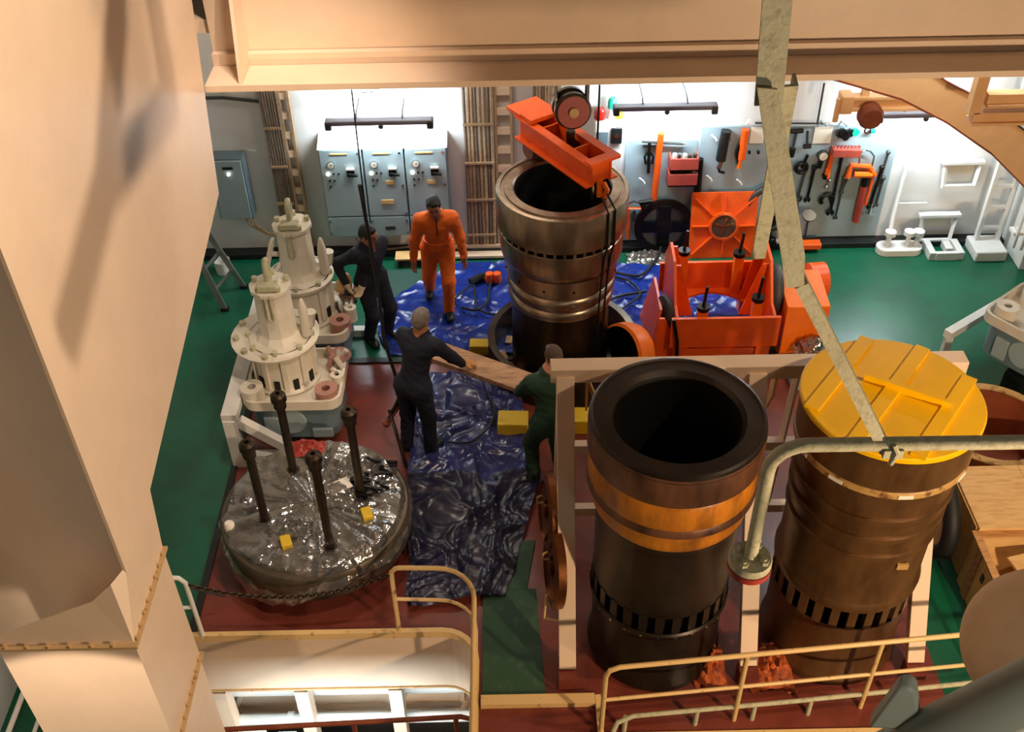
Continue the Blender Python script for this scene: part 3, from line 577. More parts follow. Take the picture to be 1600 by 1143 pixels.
# crumpled clear plastic
def crumple(name, label, c, sx, sy, h, seed, m='film', cat='plastic', n=26):
    def fn(u, v):
        x, y = (u-.5)*2, (v-.5)*2; e = max(0, 1-(x*x+y*y)*.72); q = Vector((x*2.3+seed, y*2.3, seed))
        return Vector((c[0]+x*sx*(1+.15*mnoise.noise(q*1.3)), c[1]+y*sy*(1+.15*mnoise.noise(q*1.7)), c[2]+.012+h*e*(.55+.9*abs(mnoise.noise(q*1.6)))+.03*abs(mnoise.noise(q*4))))
    return tag(G().grid(fn, n, n).build(name, m, ang=20), label, cat)
p = atZ(1012, 405); crumple('plastic_sheet', 'crumpled clear plastic sheet on the floor below the dark disc', (p.x, p.y-.02, 0), .28, .16, .12, 3.1)
# ================================================================== CYLINDER LINERS
def port_ring(root, R0, z0, z1, n, m):
    me = G().box((0, 0, (z1-z0)/2), (.05, R0*2*math.pi/n*.52, z1-z0)).mesh('port_bar', m)
    for i in range(n):
        a = 2*math.pi*i/n; inst('port_bar', me, root, (R0*math.cos(a), R0*math.sin(a), z0), (0, 0, a))
def studs(root, R0, z, n, m, sz=(.03, .035, .03), a0=0):
    me = G().box((0, 0, 0), sz).mesh('stud', m)
    for i in range(n):
        a = a0+2*math.pi*i/n; inst('stud', me, root, (R0*math.cos(a), R0*math.sin(a), z), (0, 0, a))
L3 = thing('cylinder_liner', 'bright machined steel cylinder liner standing under the orange lifting beam', 'cylinder liner', (.57, 9.88, 0.0), group='large engine cylinder liners')
G().lathe([(.50, 0), (.56, 0), (.56, .5), (.55, 1.06)], n=72).build('lower_barrel', 'steel_dark', L3)
G().lathe([(.55, 1.06), (.585, 1.07), (.595, 1.12), (.585, 1.16), (.56, 1.18), (.565, 1.24), (.60, 1.25), (.61, 1.30), (.60, 1.34), (.575, 1.36), (.585, 1.42), (.62, 1.43), (.625, 1.62)], n=72).build('barrel', 'steel', L3)
G().lathe([(.62, 1.62), (.655, 1.66), (.665, 1.70), (.672, 1.72), (.672, 1.96), (.66, 1.97)], n=72).build('cooling_band', 'steel', L3)
G().lathe([(.60, 1.95), (.60, 2.06)], n=72).build('groove', 'bore_dark', L3)
G().lathe([(.66, 2.04), (.705, 2.05), (.71, 2.08), (.71, 2.43), (.70, 2.45), (.66, 2.455), (.655, 2.44), (.625, 2.44), (.62, 2.46), (.53, 2.46), (.515, 2.44)], n=72).build('top_flange', 'steel', L3)
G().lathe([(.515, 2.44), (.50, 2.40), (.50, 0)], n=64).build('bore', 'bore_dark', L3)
studs(L3, .655, 2.0, 40, 'steel', (.04, .03, .05)); 
me = G().cyl((0, 0, 0), (.02, 0, 0), .014, n=8).mesh('oil_hole', 'black_steel')
for i in range(12): inst('oil_hole', me, L3, (.612*math.cos(R(30*i+10)), .612*math.sin(R(30*i+10)), 1.50), (0, 0, R(30*i+10)))
t = thing('liner_stand', 'round dark stand ring with timber wedges around the steel liner foot', 'stand', (.60, 9.92, 0))
G().lathe([(.80, 0), (.88, 0), (.88, .42), (.80, .42)], n=56, closed=True).build('ring', 'steel_dark', t)
g = G()
for i in range(14):
    a = R(i*25.7); me = G().box((0, 0, .05), (.08, .14, .10)).mesh('wedge', 'plank')
    inst('wedge', me, t, (.70*math.cos(a), .70*math.sin(a), 0), (0, 0, a+.3))
# front pair
L1 = thing('cylinder_liner', 'open dark used cylinder liner with orange bands in the white rack', 'cylinder liner', (1.25, 5.94, 0.0), group='large engine cylinder liners')
G().lathe([(.50, 0), (.585, 0), (.60, .04), (.60, .10), (.57, .16), (.57, .78), (.60, .79), (.605, .83), (.59, .85)], n=64).build('lower_barrel', 'liner_black', L1)
G().lathe([(.52, .81), (.52, 1.10)], n=48).build('port_core', 'bore_dark', L1); port_ring(L1, .56, .84, 1.06, 26, 'liner_black')
studs(L1, .60, .82, 26, 'chrome', (.022, .022, .022))
G().lathe([(.58, 1.05), (.585, 1.86), (.60, 1.88), (.605, 1.93)], n=64).build('barrel', 'liner_black', L1)
G().lathe([(.605, 1.93), (.625, 1.96), (.63, 2.02), (.63, 2.12), (.64, 2.14)], n=64).build('lower_band', 'liner_orange', L1)
G().lathe([(.64, 2.14), (.675, 2.16), (.675, 2.20), (.66, 2.23)], n=64).build('shoulder', 'liner_rust', L1)
G().lathe([(.66, 2.23), (.665, 2.25), (.665, 2.46), (.655, 2.48)], n=64).build('upper_band', 'liner_orange', L1)
G().lathe([(.63, 2.46), (.63, 2.56)], n=64).build('groove', 'bore_dark', L1); studs(L1, .645, 2.50, 32, 'chrome', (.03, .022, .022))
G().lathe([(.681, 2.76), (.671, 2.812), (.65, 2.823), (.64, 2.808), (.60, 2.808), (.52, 2.813), (.49, 2.77)], n=64).build('rim', 'liner_black', L1)
G().lathe([(.64, 2.50), (.675, 2.505), (.68, 2.53), (.68, 2.77), (.67, 2.81), (.65, 2.82), (.64, 2.805), (.60, 2.805), (.52, 2.81), (.49, 2.77)], n=64).build('top_flange', 'liner_rust', L1)
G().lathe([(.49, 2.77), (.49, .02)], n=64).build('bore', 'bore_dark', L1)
L2 = thing('cylinder_liner', 'brown cylinder liner closed by a yellow lid', 'cylinder liner', (2.86, 5.98, 0.0), group='large engine cylinder liners')
G().lathe([(.50, 0), (.60, 0), (.61, .05), (.60, .10), (.58, .18), (.58, .80), (.59, .82)], n=64).build('lower_barrel', 'liner_brown', L2)
G().lathe([(.50, .78), (.50, 1.12)], n=48).build('port_core', 'bore_dark', L2); port_ring(L2, .565, .80, 1.06, 26, 'liner_brown')
G().lathe([(.58, 1.05), (.61, 1.06), (.615, 1.11), (.60, 1.15), (.59, 1.17), (.59, 1.72), (.612, 1.725), (.612, 1.765), (.592, 1.77), (.597, 1.94), (.62, 1.945), (.62, 1.985), (.60, 1.99), (.605, 2.16), (.63, 2.165), (.63, 2.205), (.61, 2.21), (.615, 2.46), (.65, 2.50)], n=64).build('barrel', 'liner_brown', L2)
G().lathe([(.65, 2.49), (.665, 2.50), (.665, 2.55), (.65, 2.56)], n=64).build('light_band', 'band_cream', L2)
me = G().box((0, 0, 0), (.02, .11, .035)).mesh('paint_mark', 'paper')
for i in (9, 11, 14, 17): inst('paint_mark', me, L2, (.66*math.cos(R(i*15+60)), .66*math.sin(R(i*15+60)), 2.525), (0, 0, R(i*15+60)))
G().lathe([(.64, 2.55), (.655, 2.56), (.66, 2.58), (.66, 2.86), (.64, 2.87)], n=64).build('top_flange', 'liner_brown', L2)
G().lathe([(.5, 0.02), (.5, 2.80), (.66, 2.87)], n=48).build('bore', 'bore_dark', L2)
G().box((.20, -.575, 1.62), (.09, .02, .06)).build('sticker', 'band_cream', L2)
lid = thing('round_cover_plate', 'round yellow steel lid with strips lying on the brown liner', 'lid', (2.86, 5.98, 2.875))
G().lathe([(0, 0), (.67, 0), (.68, .01), (.68, .045), (.67, .055), (0, .055)], n=64).build('disc', 'yellow', lid)
for o in (-.42, -.02, .40):
    h = math.sqrt(.66**2-o*o); d = Vector((math.sin(R(38)), math.cos(R(38)), 0)); nn = Vector((math.cos(R(38)), -math.sin(R(38)), 0))
    G().bar(nn*o-d*h+Vector((0, 0, .068)), nn*o+d*h+Vector((0, 0, .068)), .11, .026).build('strip', 'yellow', lid)
d = Vector((math.cos(R(-32)), math.sin(R(-32)), 0)); G().bar(-d*.22+Vector((.02, .06, .09)), d*.42+Vector((.02, .06, .09)), .035, .07).build('lifting_bar', 'yellow', lid)
# ------------------------------------------------------------------ white rack
rk = thing('liner_rack', 'white steel rack with sloping legs around the two front liners', 'rack', (2.0, 6.2, 0))
G().box((2.05, 6.80, 2.53), (3.46, .16, .14)).build('top_beam', 'cream', rk, world=True, bevel=.006)
for xx in (.44, 2.04, 3.52):
    G().bar((xx, 6.74, 2.52), (xx, 5.52, .16), .15, .09, (0, 1, .5)).build('front_leg', 'cream', rk, world=True, bevel=.005)
    G().box((xx, 5.47, .08), (.16, .16, .16)).build('foot', 'red_floor', rk, world=True)
    G().bar((xx, 6.86, 2.50), (xx, 7.25, .02), .12, .08, (0, 1, .2)).build('back_leg', 'cream', rk, world=True)
for xa, xb in ((.5, 1.97), (2.11, 3.45)):
    G().box(((xa+xb)/2, 6.98, 1.45), (xb-xa, .08, .10)).build('mid_rail', 'cream', rk, world=True)
    G().box(((xa+xb)/2, 7.12, .45), (xb-xa, .08, .10)).build('lower_rail', 'cream', rk, world=True)
for xx in (.62, 2.22): G().ext([(xx, 6.80, 2.48), (xx, 6.80, 2.2), (xx+.02, 6.98, 1.9), (xx+.02, 6.98, 2.48)], (.02, 0, 0)).build('gusset', 'rail_paint', rk, world=True)
G().bar((2.42, 6.86, 2.50), (2.50, 7.2, .5), .02, .14, (0, 1, 0)).build('brace', 'cream', rk, world=True)
G().bar((.62, 6.9, 2.4), (.9, 7.05, 1.5), .03, .08, (0, 1, 0)).build('brace', 'rail_paint', rk, world=True)
for i, (xx, yy, L, rz) in enumerate(((1.85, 7.55, 1.3, 8), (2.05, 7.85, 1.3, 3), (1.9, 8.15, 1.2, -4))):
    tag(G().box((xx, yy, .04), (L, .22, .08), R(rz)).build('timber', 'plank', bevel=.006), ('near', 'middle', 'far')[i]+' timber plank lying behind the white rack', 'timber', 'timbers behind the rack')
# bronze rings hung on the left leg
for i, (c, r0, lb) in enumerate((((.30, 6.42, 1.22), .34, 'upper bronze ring disc hung on the left rack leg'), ((.335, 5.98, .98), .36, 'lower bronze ring disc hung on the left rack leg'))):
    t = thing('ring_disc', lb, 'disc', c, group='bronze discs on the rack leg'); ax = Vector((-1, -.12, .10))
    G().lathe([(.10, -.04), (r0, -.04), (r0, .03), (r0*.8, .045), (r0*.8, .02), (.10, .02)], (0, 0, 0), 40, ax, closed=True).build('disc', 'bronze', t)
    G().lathe([(0, .05), (.06, .05), (.06, -.045), (.10, -.045)], (0, 0, 0), 20, ax).build('hub', 'bronze', t)
    G().tube([(-.06, -.05, r0*.75), (-.10, -.06, r0*.72), (-.10, -.06, r0*.5), (-.05, -.05, r0*.48)], .010, 6).build('handle', 'band_cream', t)
t = thing('hook_bar', 'bent cream hook bar under the lower bronze disc', 'hook', (.36, 5.8, .5))
G().tube([(-.10, -.02, .35), (-.12, -.04, .05), (.05, -.06, .02)], .012, 6).build('bar', 'rail_paint', t)
# orange rags hanging behind the right railing
for i, (px, py, lb) in enumerate(((1108, 1050, 'orange brown rag on the floor between liner and rail'), (1205, 1060, 'orange brown rag heap at the foot of the brown liner'))):
    p = atZ(px, py, .02); crumple('rag', lb, (p.x, p.y+.1, 0.0), .14+.06*i, .24, .22, 5.3+i*2, 'rag_orange', 'rag', 16)
# ================================================================== LIFTING BEAM AND BLOCK
bx = thing('lifting_beam', 'orange steel lifting beam lying slantwise over the steel liner', 'lifting beam', (.60, 10.10, 2.60))
e0, e1 = Vector((-.36, .64, .16)), Vector((.36, -.46, .16)); d = (e1-e0).normalized(); sd = Vector((d.y, -d.x, 0))
for s in (-.115, .115):
    G().bar(e0+sd*s, e1+sd*s, .02, .26, (0, 0, 1)).build('side_plate', 'orange', bx, .003)
    for zz in (.13, -.13): G().bar(e0+sd*(s*1.35)+Vector((0, 0, zz)), e1+sd*(s*1.35)+Vector((0, 0, zz)), .10, .018).build('edge_flange', 'orange', bx)
for f_ in (.02, .30, .72, .98):
    G().bar(e0.lerp(e1, f_)-sd*.11, e0.lerp(e1, f_)+sd*.11, .02, .24).build('cross_plate', 'orange', bx)
G().bar(e0-d*.02-sd*.2+Vector((0, 0, .16)), e0-d*.02+sd*.2+Vector((0, 0, .16)), .26, .05).build('end_plate', 'orange', bx, .005)
G().bar(e0+d*.20-sd*.19+Vector((0, 0, .17)), e0+d*.20+sd*.19+Vector((0, 0, .17)), .22, .05).build('end_plate', 'orange', bx, .005)
G().bar(e1-sd*.19+Vector((0, 0, .14)), e1+sd*.19+Vector((0, 0, .14)), .12, .04).build('end_lip', 'orange', bx, .005)
G().cyl(e0+d*.2-sd*.16-Vector((0, 0, .22)), e0+d*.2+sd*.16-Vector((0, 0, .22)), .10, n=20).build('end_roller', 'rust_brown', bx)
G().bar(e1-d*.03+Vector((0, 0, -.10)), e1-d*.03+Vector((0, 0, -.30)), .09, .06, (1, 0, 0)).build('link_plate', 'orange_bright', bx)
G().tube([e1+d*.03+Vector((0, 0, -.12)), e1+d*.05+Vector((.03, 0, -.2)), e1+d*.02+Vector((.02, 0, -.30))], .028, 8).build('shackle', 'orange_bright', bx)
G().tube([e1-d*.05+sd*.08+Vector((0, 0, -.12)), e1-d*.05+sd*.08+Vector((0, 0, -.32))], .022, 8).build('shackle_pin', 'chrome', bx)
hk = thing('hook_block', 'crane hook block with a red faced sheave above the orange beam', 'crane hook', (.66, 10.14, 2.86))
G().lathe([(0, -.14), (.17, -.14), (.19, -.12), (.19, -.06), (.14, -.04), (.14, .04), (.19, .06), (.19, .12), (.17, .14), (0, .14)], (0, 0, .36), 32, (.12, -1, .15)).build('sheave', 'steel_dark', hk)
G().lathe([(.05, 0), (.165, 0)], (.018, -.15, .383), 32, (.12, -1, .15)).build('face', 'red_paint', hk); G().lathe([(0, .03), (.05, .03), (.05, 0)], (.018, -.15, .383), 20, (.12, -1, .15)).build('hub', 'band_cream', hk)
for s in (-.16, .16): G().bar((s, .04, .30), (s*1.02, .04, 1.3), .20, .03, (1, 0, 0)).build('cheek_plate', 'black_steel', hk)
G().box((0, .06, .95), (.30, .22, .60)).build('yoke', 'steel_dark', hk, .03)
G().tube([(0, 0, .1), (.0, 0, -.02), (.09, 0, -.10), (.08, 0, -.20), (-.02, 0, -.24), (-.09, 0, -.18)], [.05, .05, .045, .045, .035, .02], 10).build('hook', 'steel_dark', hk)
for s in (-.16, .16): G().cyl((s, -.10, .4), (s*1.1, -.1, 1.78), .014, n=6).build('wire_rope', 'chrome', hk)
tag(G().cyl((.95, 10.2, 2.6), (.95, 10.2, 4.6), .012, n=6).build('hoist_cable', 'black_paint'), 'thin black cable right of the crane hook block', 'cable')
q = [Vector((-1.47, 9.5, 4.6)), Vector((-1.48, 9.5, 3.0)), atY(575, 360, 9.5), atY(592, 460, 9.35), atY(600, 530, 9.2), atY(622, 600, 9.0)]
t = thing('crane_pendant', 'long black pendant cable hanging in front of the grey cabinets', 'cable', (-1.47, 9.5, .4))
G().tube(q[:3], .009, 6).build('thin_cable', 'black_paint', t, world=True); G().tube([q[2]+Vector((-.03, 0, .55))]+q[2:], [.020]*5, 8).build('rubber_sleeve', 'rubber', t, world=True)
t = thing('lifting_chain', 'two thin chains hanging down the right side of the steel liner', 'chain', (1.0, 9.3, .9))
for a_ in (-52, -44):
    ca, sa = math.cos(R(a_)), math.sin(R(a_)); pr_ = [(.60, 2.60), (.72, 2.46), (.725, 2.05), (.69, 1.9), (.66, 1.6), (.64, 1.2), (.64, .75)]
    G().tube([(.57+r_*ca, 9.88+r_*sa, z_) for r_, z_ in pr_], .011, 6).build('chain', 'bore_dark', t, world=True)
# ================================================================== ORANGE CRADLE
cr = thing('tilting_cradle', 'orange steel tilting cradle with screw posts on the blue tarpaulin', 'cradle', (2.45, 10.3, 0))
X0c, X1c, Yf, Yb = 1.90, 3.06, 9.74, 10.86
G().box(((X0c+X1c)/2, Yf, .54), (X1c-X0c+.1, .04, .42)).build('front_panel', 'orange', cr, world=True)
G().box(((X0c+X1c)/2, Yb, .54), (X1c-X0c+.1, .04, .42)).build('rear_panel', 'orange', cr, world=True)
# floor plate with a round opening
g = G(); cx, cy = (X0c+X1c)/2, (Yf+Yb)/2; n = 40; hx, hy = (X1c-X0c)/2, (Yb-Yf)/2
inn = [Vector((cx+.46*math.cos(2*math.pi*i/n), cy+.46*math.sin(2*math.pi*i/n), .36)) for i in range(n)]
outp = []
for i in range(n):
    a = 2*math.pi*i/n; k = min(hx/max(abs(math.cos(a)), 1e-6), hy/max(abs(math.sin(a)), 1e-6)); outp.append(Vector((cx+k*math.cos(a), cy+k*math.sin(a), .36)))
dn = Vector((0, 0, -.03)); g.add(inn+outp+[p+dn for p in inn]+[p+dn for p in outp], [(i, (i+1) % n, n+(i+1) % n, n+i) for i in range(n)]+[(2*n+i, 3*n+i, 3*n+(i+1) % n, 2*n+(i+1) % n) for i in range(n)]+[(i, 2*n+i, 2*n+(i+1) % n, (i+1) % n) for i in range(n)]+[(n+i, n+(i+1) % n, 3*n+(i+1) % n, 3*n+i) for i in range(n)])
g.build('floor_plate', 'orange', cr, world=True)
for xx, s in ((X0c, 1), (X1c, -1)):
    prof_ = [(Yf, .33), (Yf, .75), (Yf+.22, .78), (Yf+.52, 1.18), (Yb-.25, 1.22), (Yb, .90), (Yb, .33)]
    G().ext([(xx, y, z) for y, z in prof_], (.035*s, 0, 0)).build('cheek_plate', 'orange', cr, world=True, bevel=.004)
    G().ext([(xx+.035*s, Yf+.55, .36), (xx+.30*s, Yf+.55, .36), (xx+.10*s, Yf+.55, 1.1), (xx+.035*s, Yf+.55, 1.1)], (0, .025, 0)).build('gusset', 'orange', cr, world=True)
    G().ext([(xx+.035*s, Yb-.25, .36), (xx+.24*s, Yb-.25, .36), (xx+.10*s, Yb-.25, 1.15), (xx+.035*s, Yb-.25, 1.15)], (0, .025, 0)).build('gusset', 'orange', cr, world=True)
for xx, yy, h in ((2.22, 9.84, .80), (2.10, 10.72, .98), (2.78, 10.74, .92), (2.86, 9.92, .86)):
    po = G().box((xx, yy, (.36+h)/2), (.11, .10, h-.36)).build('post', 'orange_bright', cr, world=True, bevel=.005)
    G().cyl((xx, yy, h), (xx, yy, h+.05), .075, n=12).build('nut', 'black_steel', po, world=True)
    G().cyl((xx, yy, h+.05), (xx+.02, yy, h+.32), .02, n=8).build('screw', 'steel_dark', po, world=True)
G().ext([(1.62, 9.80, 0), (1.62, 10.75, 0), (1.74, 10.6, .72), (1.74, 9.95, .72)], (.03, 0, 0)).build('side_stand', 'orange', cr, world=True)
G().ext([(1.62, 9.80, 0), (1.92, 9.80, 0), (1.92, 9.80, .4), (1.78, 9.80, .70), (1.72, 9.80, .70)], (0, .03, 0)).build('stand_web', 'orange', cr, world=True)
G().lathe([(0, -.03), (.20, -.03), (.22, 0), (.20, .03), (0, .03)], (1.80, 10.02, .62), 28, (-1, -.25, .2)).build('pivot_disc', 'dark_grey', cr, world=True)
G().tube([(1.87, 9.72, .75), (1.93, 9.69, .45), (1.95, 9.69, .2)], .022, 8).build('lever', 'black_steel', cr, world=True)
G().box((2.95, 9.78, .18), (.16, .14, .36)).build('leg', 'orange', cr, world=True); G().box((1.98, 9.78, .18), (.16, .14, .36)).build('leg', 'orange', cr, world=True)
G().box((2.5, 9.9, .17), (.9, .3, .22)).build('base_box', 'orange', cr, world=True)
for xx in (1.98, 2.95): G().box((xx, 10.8, .18), (.16, .14, .36)).build('leg', 'orange', cr, world=True)
G().ext([(3.20, 9.85, 0), (3.20, 9.85, .80), (3.20, 10.5, .86), (3.20, 10.75, .5), (3.20, 10.75, 0)], (.50, 0, 0)).build('drive_box', 'orange_bright', cr, world=True, bevel=.01)
G().lathe([(0, -.06), (.30, -.06), (.32, -.03), (.32, .03), (.30, .06), (0, .06)], (3.14, 10.35, .70), 32, (1, 0, 0)).build('pivot_wheel', 'dark_grey', cr, world=True)
G().lathe([(0, -.1), (.22, -.1), (.22, .1), (0, .1)], (3.78, 10.75, .52), 24, (1, .1, 0)).build('motor_drum', 'orange', cr, world=True)
p = atZ(1107, 553, .0); tag(G().ext([(2.70, 9.4, 0), (2.95, 9.4, 0), (2.92, 9.42, .35), (2.80, 9.42, .35)], (0, .03, 0)).box((2.83, 9.5, .01), (.3, .2, .02)).build('white_bracket', 'pale_blue'), 'pale blue white bracket standing before the orange cradle', 'bracket')
tag(G().box((3.5, 9.45, .10), (.5, .3, .2)).build('white_crate', 'pale_blue', bevel=.01), 'pale blue box near the right foot of the cradle', 'box')
p = atZ(1268, 545, .25); crumple('wrapped_part', 'brown part wrapped in shiny clear film beside the yellow lid', (p.x, p.y, .2), .22, .14, .22, 7.7, 'film'); tag(G().tube([(p.x-.15, p.y-.03, .28), (p.x+.12, p.y+.06, .30)], .09, 12).build('brown_shaft', 'rust_brown'), 'short brown shaft inside the shiny film', 'shaft')
# orange round machine beside the liner foot
t = thing('drum_motor', 'orange round drum with dark face at the foot of the steel liner', 'motor', (1.30, 9.62, 0)); ax = Vector((-.75, -.5, .25))
G().lathe([(.22, -.16), (.32, -.12), (.36, 0), (.36, .12), (.33, .15)], (0.06, 0, .36), 32, ax).build('drum', 'orange_bright', t); G().lathe([(0, .10), (.20, .10), (.22, .15), (.33, .15)], (.06, 0, .36), 32, ax).build('face', 'black_steel', t)
G().box((.1, .05, .05), (.4, .3, .1)).build('base', 'orange', t)
for c, d_, lb in (((-.38, 10.10, .08), (.26, .16, .16), 'yellow timber block left of the liner stand'), ((0.0, 8.72, .10), (.34, .24, .20), 'yellow timber block between the men and the plank'), ((.80, 8.75, .10), (.30, .24, .20), 'yellow timber block behind the rack leg')):
    tag(G().box(c, d_, R(-3)).build('timber_block', 'yellow_block', bevel=.012), lb, 'block', 'yellow timber blocks')
# ================================================================== CRATES ON THE RIGHT
t = thing('wooden_crate', 'large closed plywood crate at the right edge', 'crate', (4.95, 6.9, 0))
for i in range(2): G().box((4.62+.646*i, 6.93, .72), (.643, .80, .03)).build('lid_board', 'ply', t, world=True, bevel=.003)
for yy in (6.56, 7.30): G().box((4.94, yy, .36), (1.28, .03, .70)).build('side_panel', 'ply', t, world=True)
G().box((4.30, 6.93, .36), (.03, .72, .70)).build('side_panel', 'ply', t, world=True)
t = thing('wooden_crate', 'open plywood crate turned towards the rail, below the closed crate', 'crate', (4.80, 6.06, 0), 0.0)
W, D, H_ = 1.04, .92, .66
for s in (-1, 1): G().box((s*W/2, 0, H_/2), (.03, D, H_)).build('side_panel', 'ply', t); G().box((0, s*D/2, H_/2), (W, .03, H_)).build('side_panel', 'ply', t)
for s in (-1, 1): G().box((s*W/2, 0, H_+.012), (.07, D+.07, .025)).build('rim_batten', 'wood', t); G().box((0, s*D/2, H_+.012), (W, .07, .024)).build('rim_batten', 'wood', t)
for yy in (-.25, .27): G().box((-W/2-.022, yy, H_/2), (.02, .09, H_)).build('strap_batten', 'plank', t)
G().box((0, 0, .02), (W-.04, D-.04, .03)).build('bottom', 'ply', t); G().box((-W/2-.02, .1, H_*.72), (.012, .05, .09)).build('stamp', 'dark_grey', t)
t2 = tag(G().box((4.92, 6.10, .58), (.70, .60, .03), R(14), ).build('loose_board', 'ply', bevel=.004), 'loose plywood board inside the open crate', 'board')
t = thing('black_wheel', 'black rubber tyred wheel leaning against the plywood crate', 'wheel', (4.10, 7.02, .46))
G().tube([Vector((.0, .42*math.cos(a), .40*math.sin(a))) for a in [2*math.pi*i/28 for i in range(28)]], .085, 10, closed=True).build('tyre', 'rubber', t); G().lathe([(0, -.03), (.36, -.03), (.36, .03), (0, .03)], (0, 0, 0), 28, (1, 0, 0)).build('disc', 'ply', t)
t = thing('round_tub', 'dark brown round tub behind the closed crate', 'tub', (4.95, 7.98, 0)); G().lathe([(.0, .02), (.54, .02), (.58, .55), (.62, .62), (.62, .66), (.54, .66), (.50, .10), (0, .08)], n=40).build('tub', 'rust_brown', t); G().lathe([(.54, .67), (.62, .67), (.62, .69), (.54, .69)], n=40, closed=True).build('rim', 'band_cream', t)
# ================================================================== CYLINDER COVER UNDER FILM
cv = thing('cylinder_cover', 'huge round steel cylinder cover with four tall eye studs, wrapped in film', 'cylinder cover', (-1.95, 7.13, 0))
G().lathe([(0, 0), (.62, 0), (.66, .04), (.70, .22), (.90, .24), (.92, .27), (.92, .53), (.90, .56), (.62, .57), (.60, .55), (.25, .55), (.22, .60), (0, .60)], n=72).build('body', 'cover_steel', cv)
for (xx, yy, zt) in ((-2.40, 6.93, 1.58), (-2.22, 7.58, 1.58), (-1.73, 6.57, 1.78), (-1.51, 7.25, 1.66)):
    s_ = thing('eye_stud', None, None, (xx+1.95, yy-7.13, .5)); s_.parent = cv
    G().cyl((0, 0, 0), (0, 0, zt-.62), .042, n=16).build('rod', 'steel_dark', s_); G().lathe([(0, 0), (.065, 0), (.065, .1), (0, .1)], (0, 0, .03), 6).build('nut', 'steel_dark', s_)
    G().lathe([(.045, -.10), (.062, -.09), (.062, -.03), (.078, 0), (.074, .06), (.05, .085), (.022, .085), (.022, .06)], (0, 0, zt-.52), 18).build('head', 'steel_dark', s_)
# film draped on the cover
def filmfn(u, v):
    a = u*2*math.pi; r_ = v*1.0; f_ = .02
    w_ = mnoise.noise(Vector((math.cos(a)*2.2, math.sin(a)*2.2, v*2)))
    rad = r_*(.955+.03*w_)
    z = .60+.03*abs(mnoise.noise(Vector((math.cos(a)*r_*6, math.sin(a)*r_*6, 2.0))))+.12*abs(mnoise.noise(Vector((math.cos(a)*7, math.sin(a)*7, r_*.8))))*r_*(1-r_*.4)
    if v > .88:
        k = (v-.88)/.12; drop = .22+.10*mnoise.noise(Vector((math.cos(a)*3+9, math.sin(a)*3, 0)))
        if -2.6 < (a-2*math.pi if a > math.pi else a) < -1.4: drop += .24*math.sin(math.pi*((a-2*math.pi if a > math.pi else a)+2.6)/1.2)
        z -= k*drop; rad = .88*(.955+.03*w_)+.10*min(1, k*1.3)+.012*math.sin(a*37+w_*6)*k
    return Vector((-1.95+rad*math.cos(a), 7.13+rad*math.sin(a), z))
tag(G().grid(filmfn, 120, 34).build('plastic_wrap', 'film', ang=25), 'clear plastic film draped over the round cylinder cover', 'plastic wrap')
for i, (xx, yy, s) in enumerate(((-1.62, 7.55, .22), (-1.75, 7.2, .20), (-2.1, 6.8, .16))):
    crumple('film_heap', ('crumpled film heap at the back of the cover', 'crumpled film heap in the middle of the cover', 'crumpled film heap at the left front of the cover')[i], (xx, yy, .60), s, s*.8, .14, 11.0+i*3.3, 'film', 'plastic', 20)
p = Vector((-1.86, 7.3, .66)); tag(G().ext([p, p+Vector((.20, .10, .02)), p+Vector((.28, -.04, .03)), p+Vector((.08, -.15, .01))], (0, 0, .006)).build('paper_sheet', 'paper'), 'white paper sheet under the film on the cover', 'paper')
crumple('red_bag', 'red and clear plastic bag at the back of the cover', (-2.12, 7.86, .60), .20, .12, .10, 21.0, 'red_paint', 'bag', 14)
random.seed(11)
bme = G().cyl((0, 0, 0), (.13, 0, 0), .018, n=8).lathe([(0, 0), (.03, 0), (.03, .03), (0, .03)], (.13, 0, 0), 6, (1, 0, 0)).mesh('bolt', 'black_steel')
for i in range(26):
    a = random.uniform(0, 1); o = inst('bolt', bme, None, (-1.34+random.uniform(-.13, .16), 7.42+random.uniform(-.3, .22), .60+.03*(i % 3)), (0, random.uniform(-.2, .2), R(random.uniform(-25, 25)+160)))
    tag(o, 'loose dark bolt in the heap at the right of the cover', 'bolt', 'bolts heaped on the cylinder cover')
tag(G().lathe([(0, 0), (.05, 0), (.05, .08), (.035, .1), (0, .1)], (-2.72, 6.83, .58), 14).build('white_bung', 'paper'), 'small white cap at the left edge of the cover', 'cap')
for xx, yy, lb in ((-2.15, 6.62, 'left'), (-1.42, 6.95, 'right')): tag(G().box((xx, yy, .63), (.10, .14, .07), R(20)).build('gasket_block', 'yellow_block', bevel=.01), lb+' small yellow block under the film on the cover', 'block', 'yellow blocks on the cover')
# ================================================================== VALVE RACK AT THE LEFT
vr = thing('valve_rack', 'white steel rack carrying two tall valves beside the green floor', 'rack', (-2.4, 9.4, 0))
G().box((-2.97, 9.43, .72), (.17, 2.40, .10)).build('side_beam', 'white_paint', vr, world=True, bevel=.006)
for yy in (8.28, 10.5): G().box((-2.98, yy, .34), (.14, .12, .68)).build('post', 'white_paint', vr, world=True, bevel=.005)
G().bar((-2.90, 8.30, .62), (-2.30, 8.34, .06), .10, .10, (0, 1, 0)).build('diagonal_brace', 'white_paint', vr, world=True)
G().box((-2.4, 8.34, .05), (1.2, .10, .10)).build('base_rail', 'white_paint', vr, world=True)
G().box((-2.4, 10.5, .05), (1.2, .10, .10)).build('base_rail', 'white_paint', vr, world=True)
def rrect(cx, cy, hx, hy, r_, z):
    out = []
    for sx, sy, a0 in ((1, 1, 0), (-1, 1, 90), (-1, -1, 180), (1, -1, 270)):
        for k in range(5): a = R(a0+22.5*k); out.append(Vector((cx+sx*(hx-r_)+r_*math.cos(a), cy+sy*(hy-r_)+r_*math.sin(a), z)))
    return out
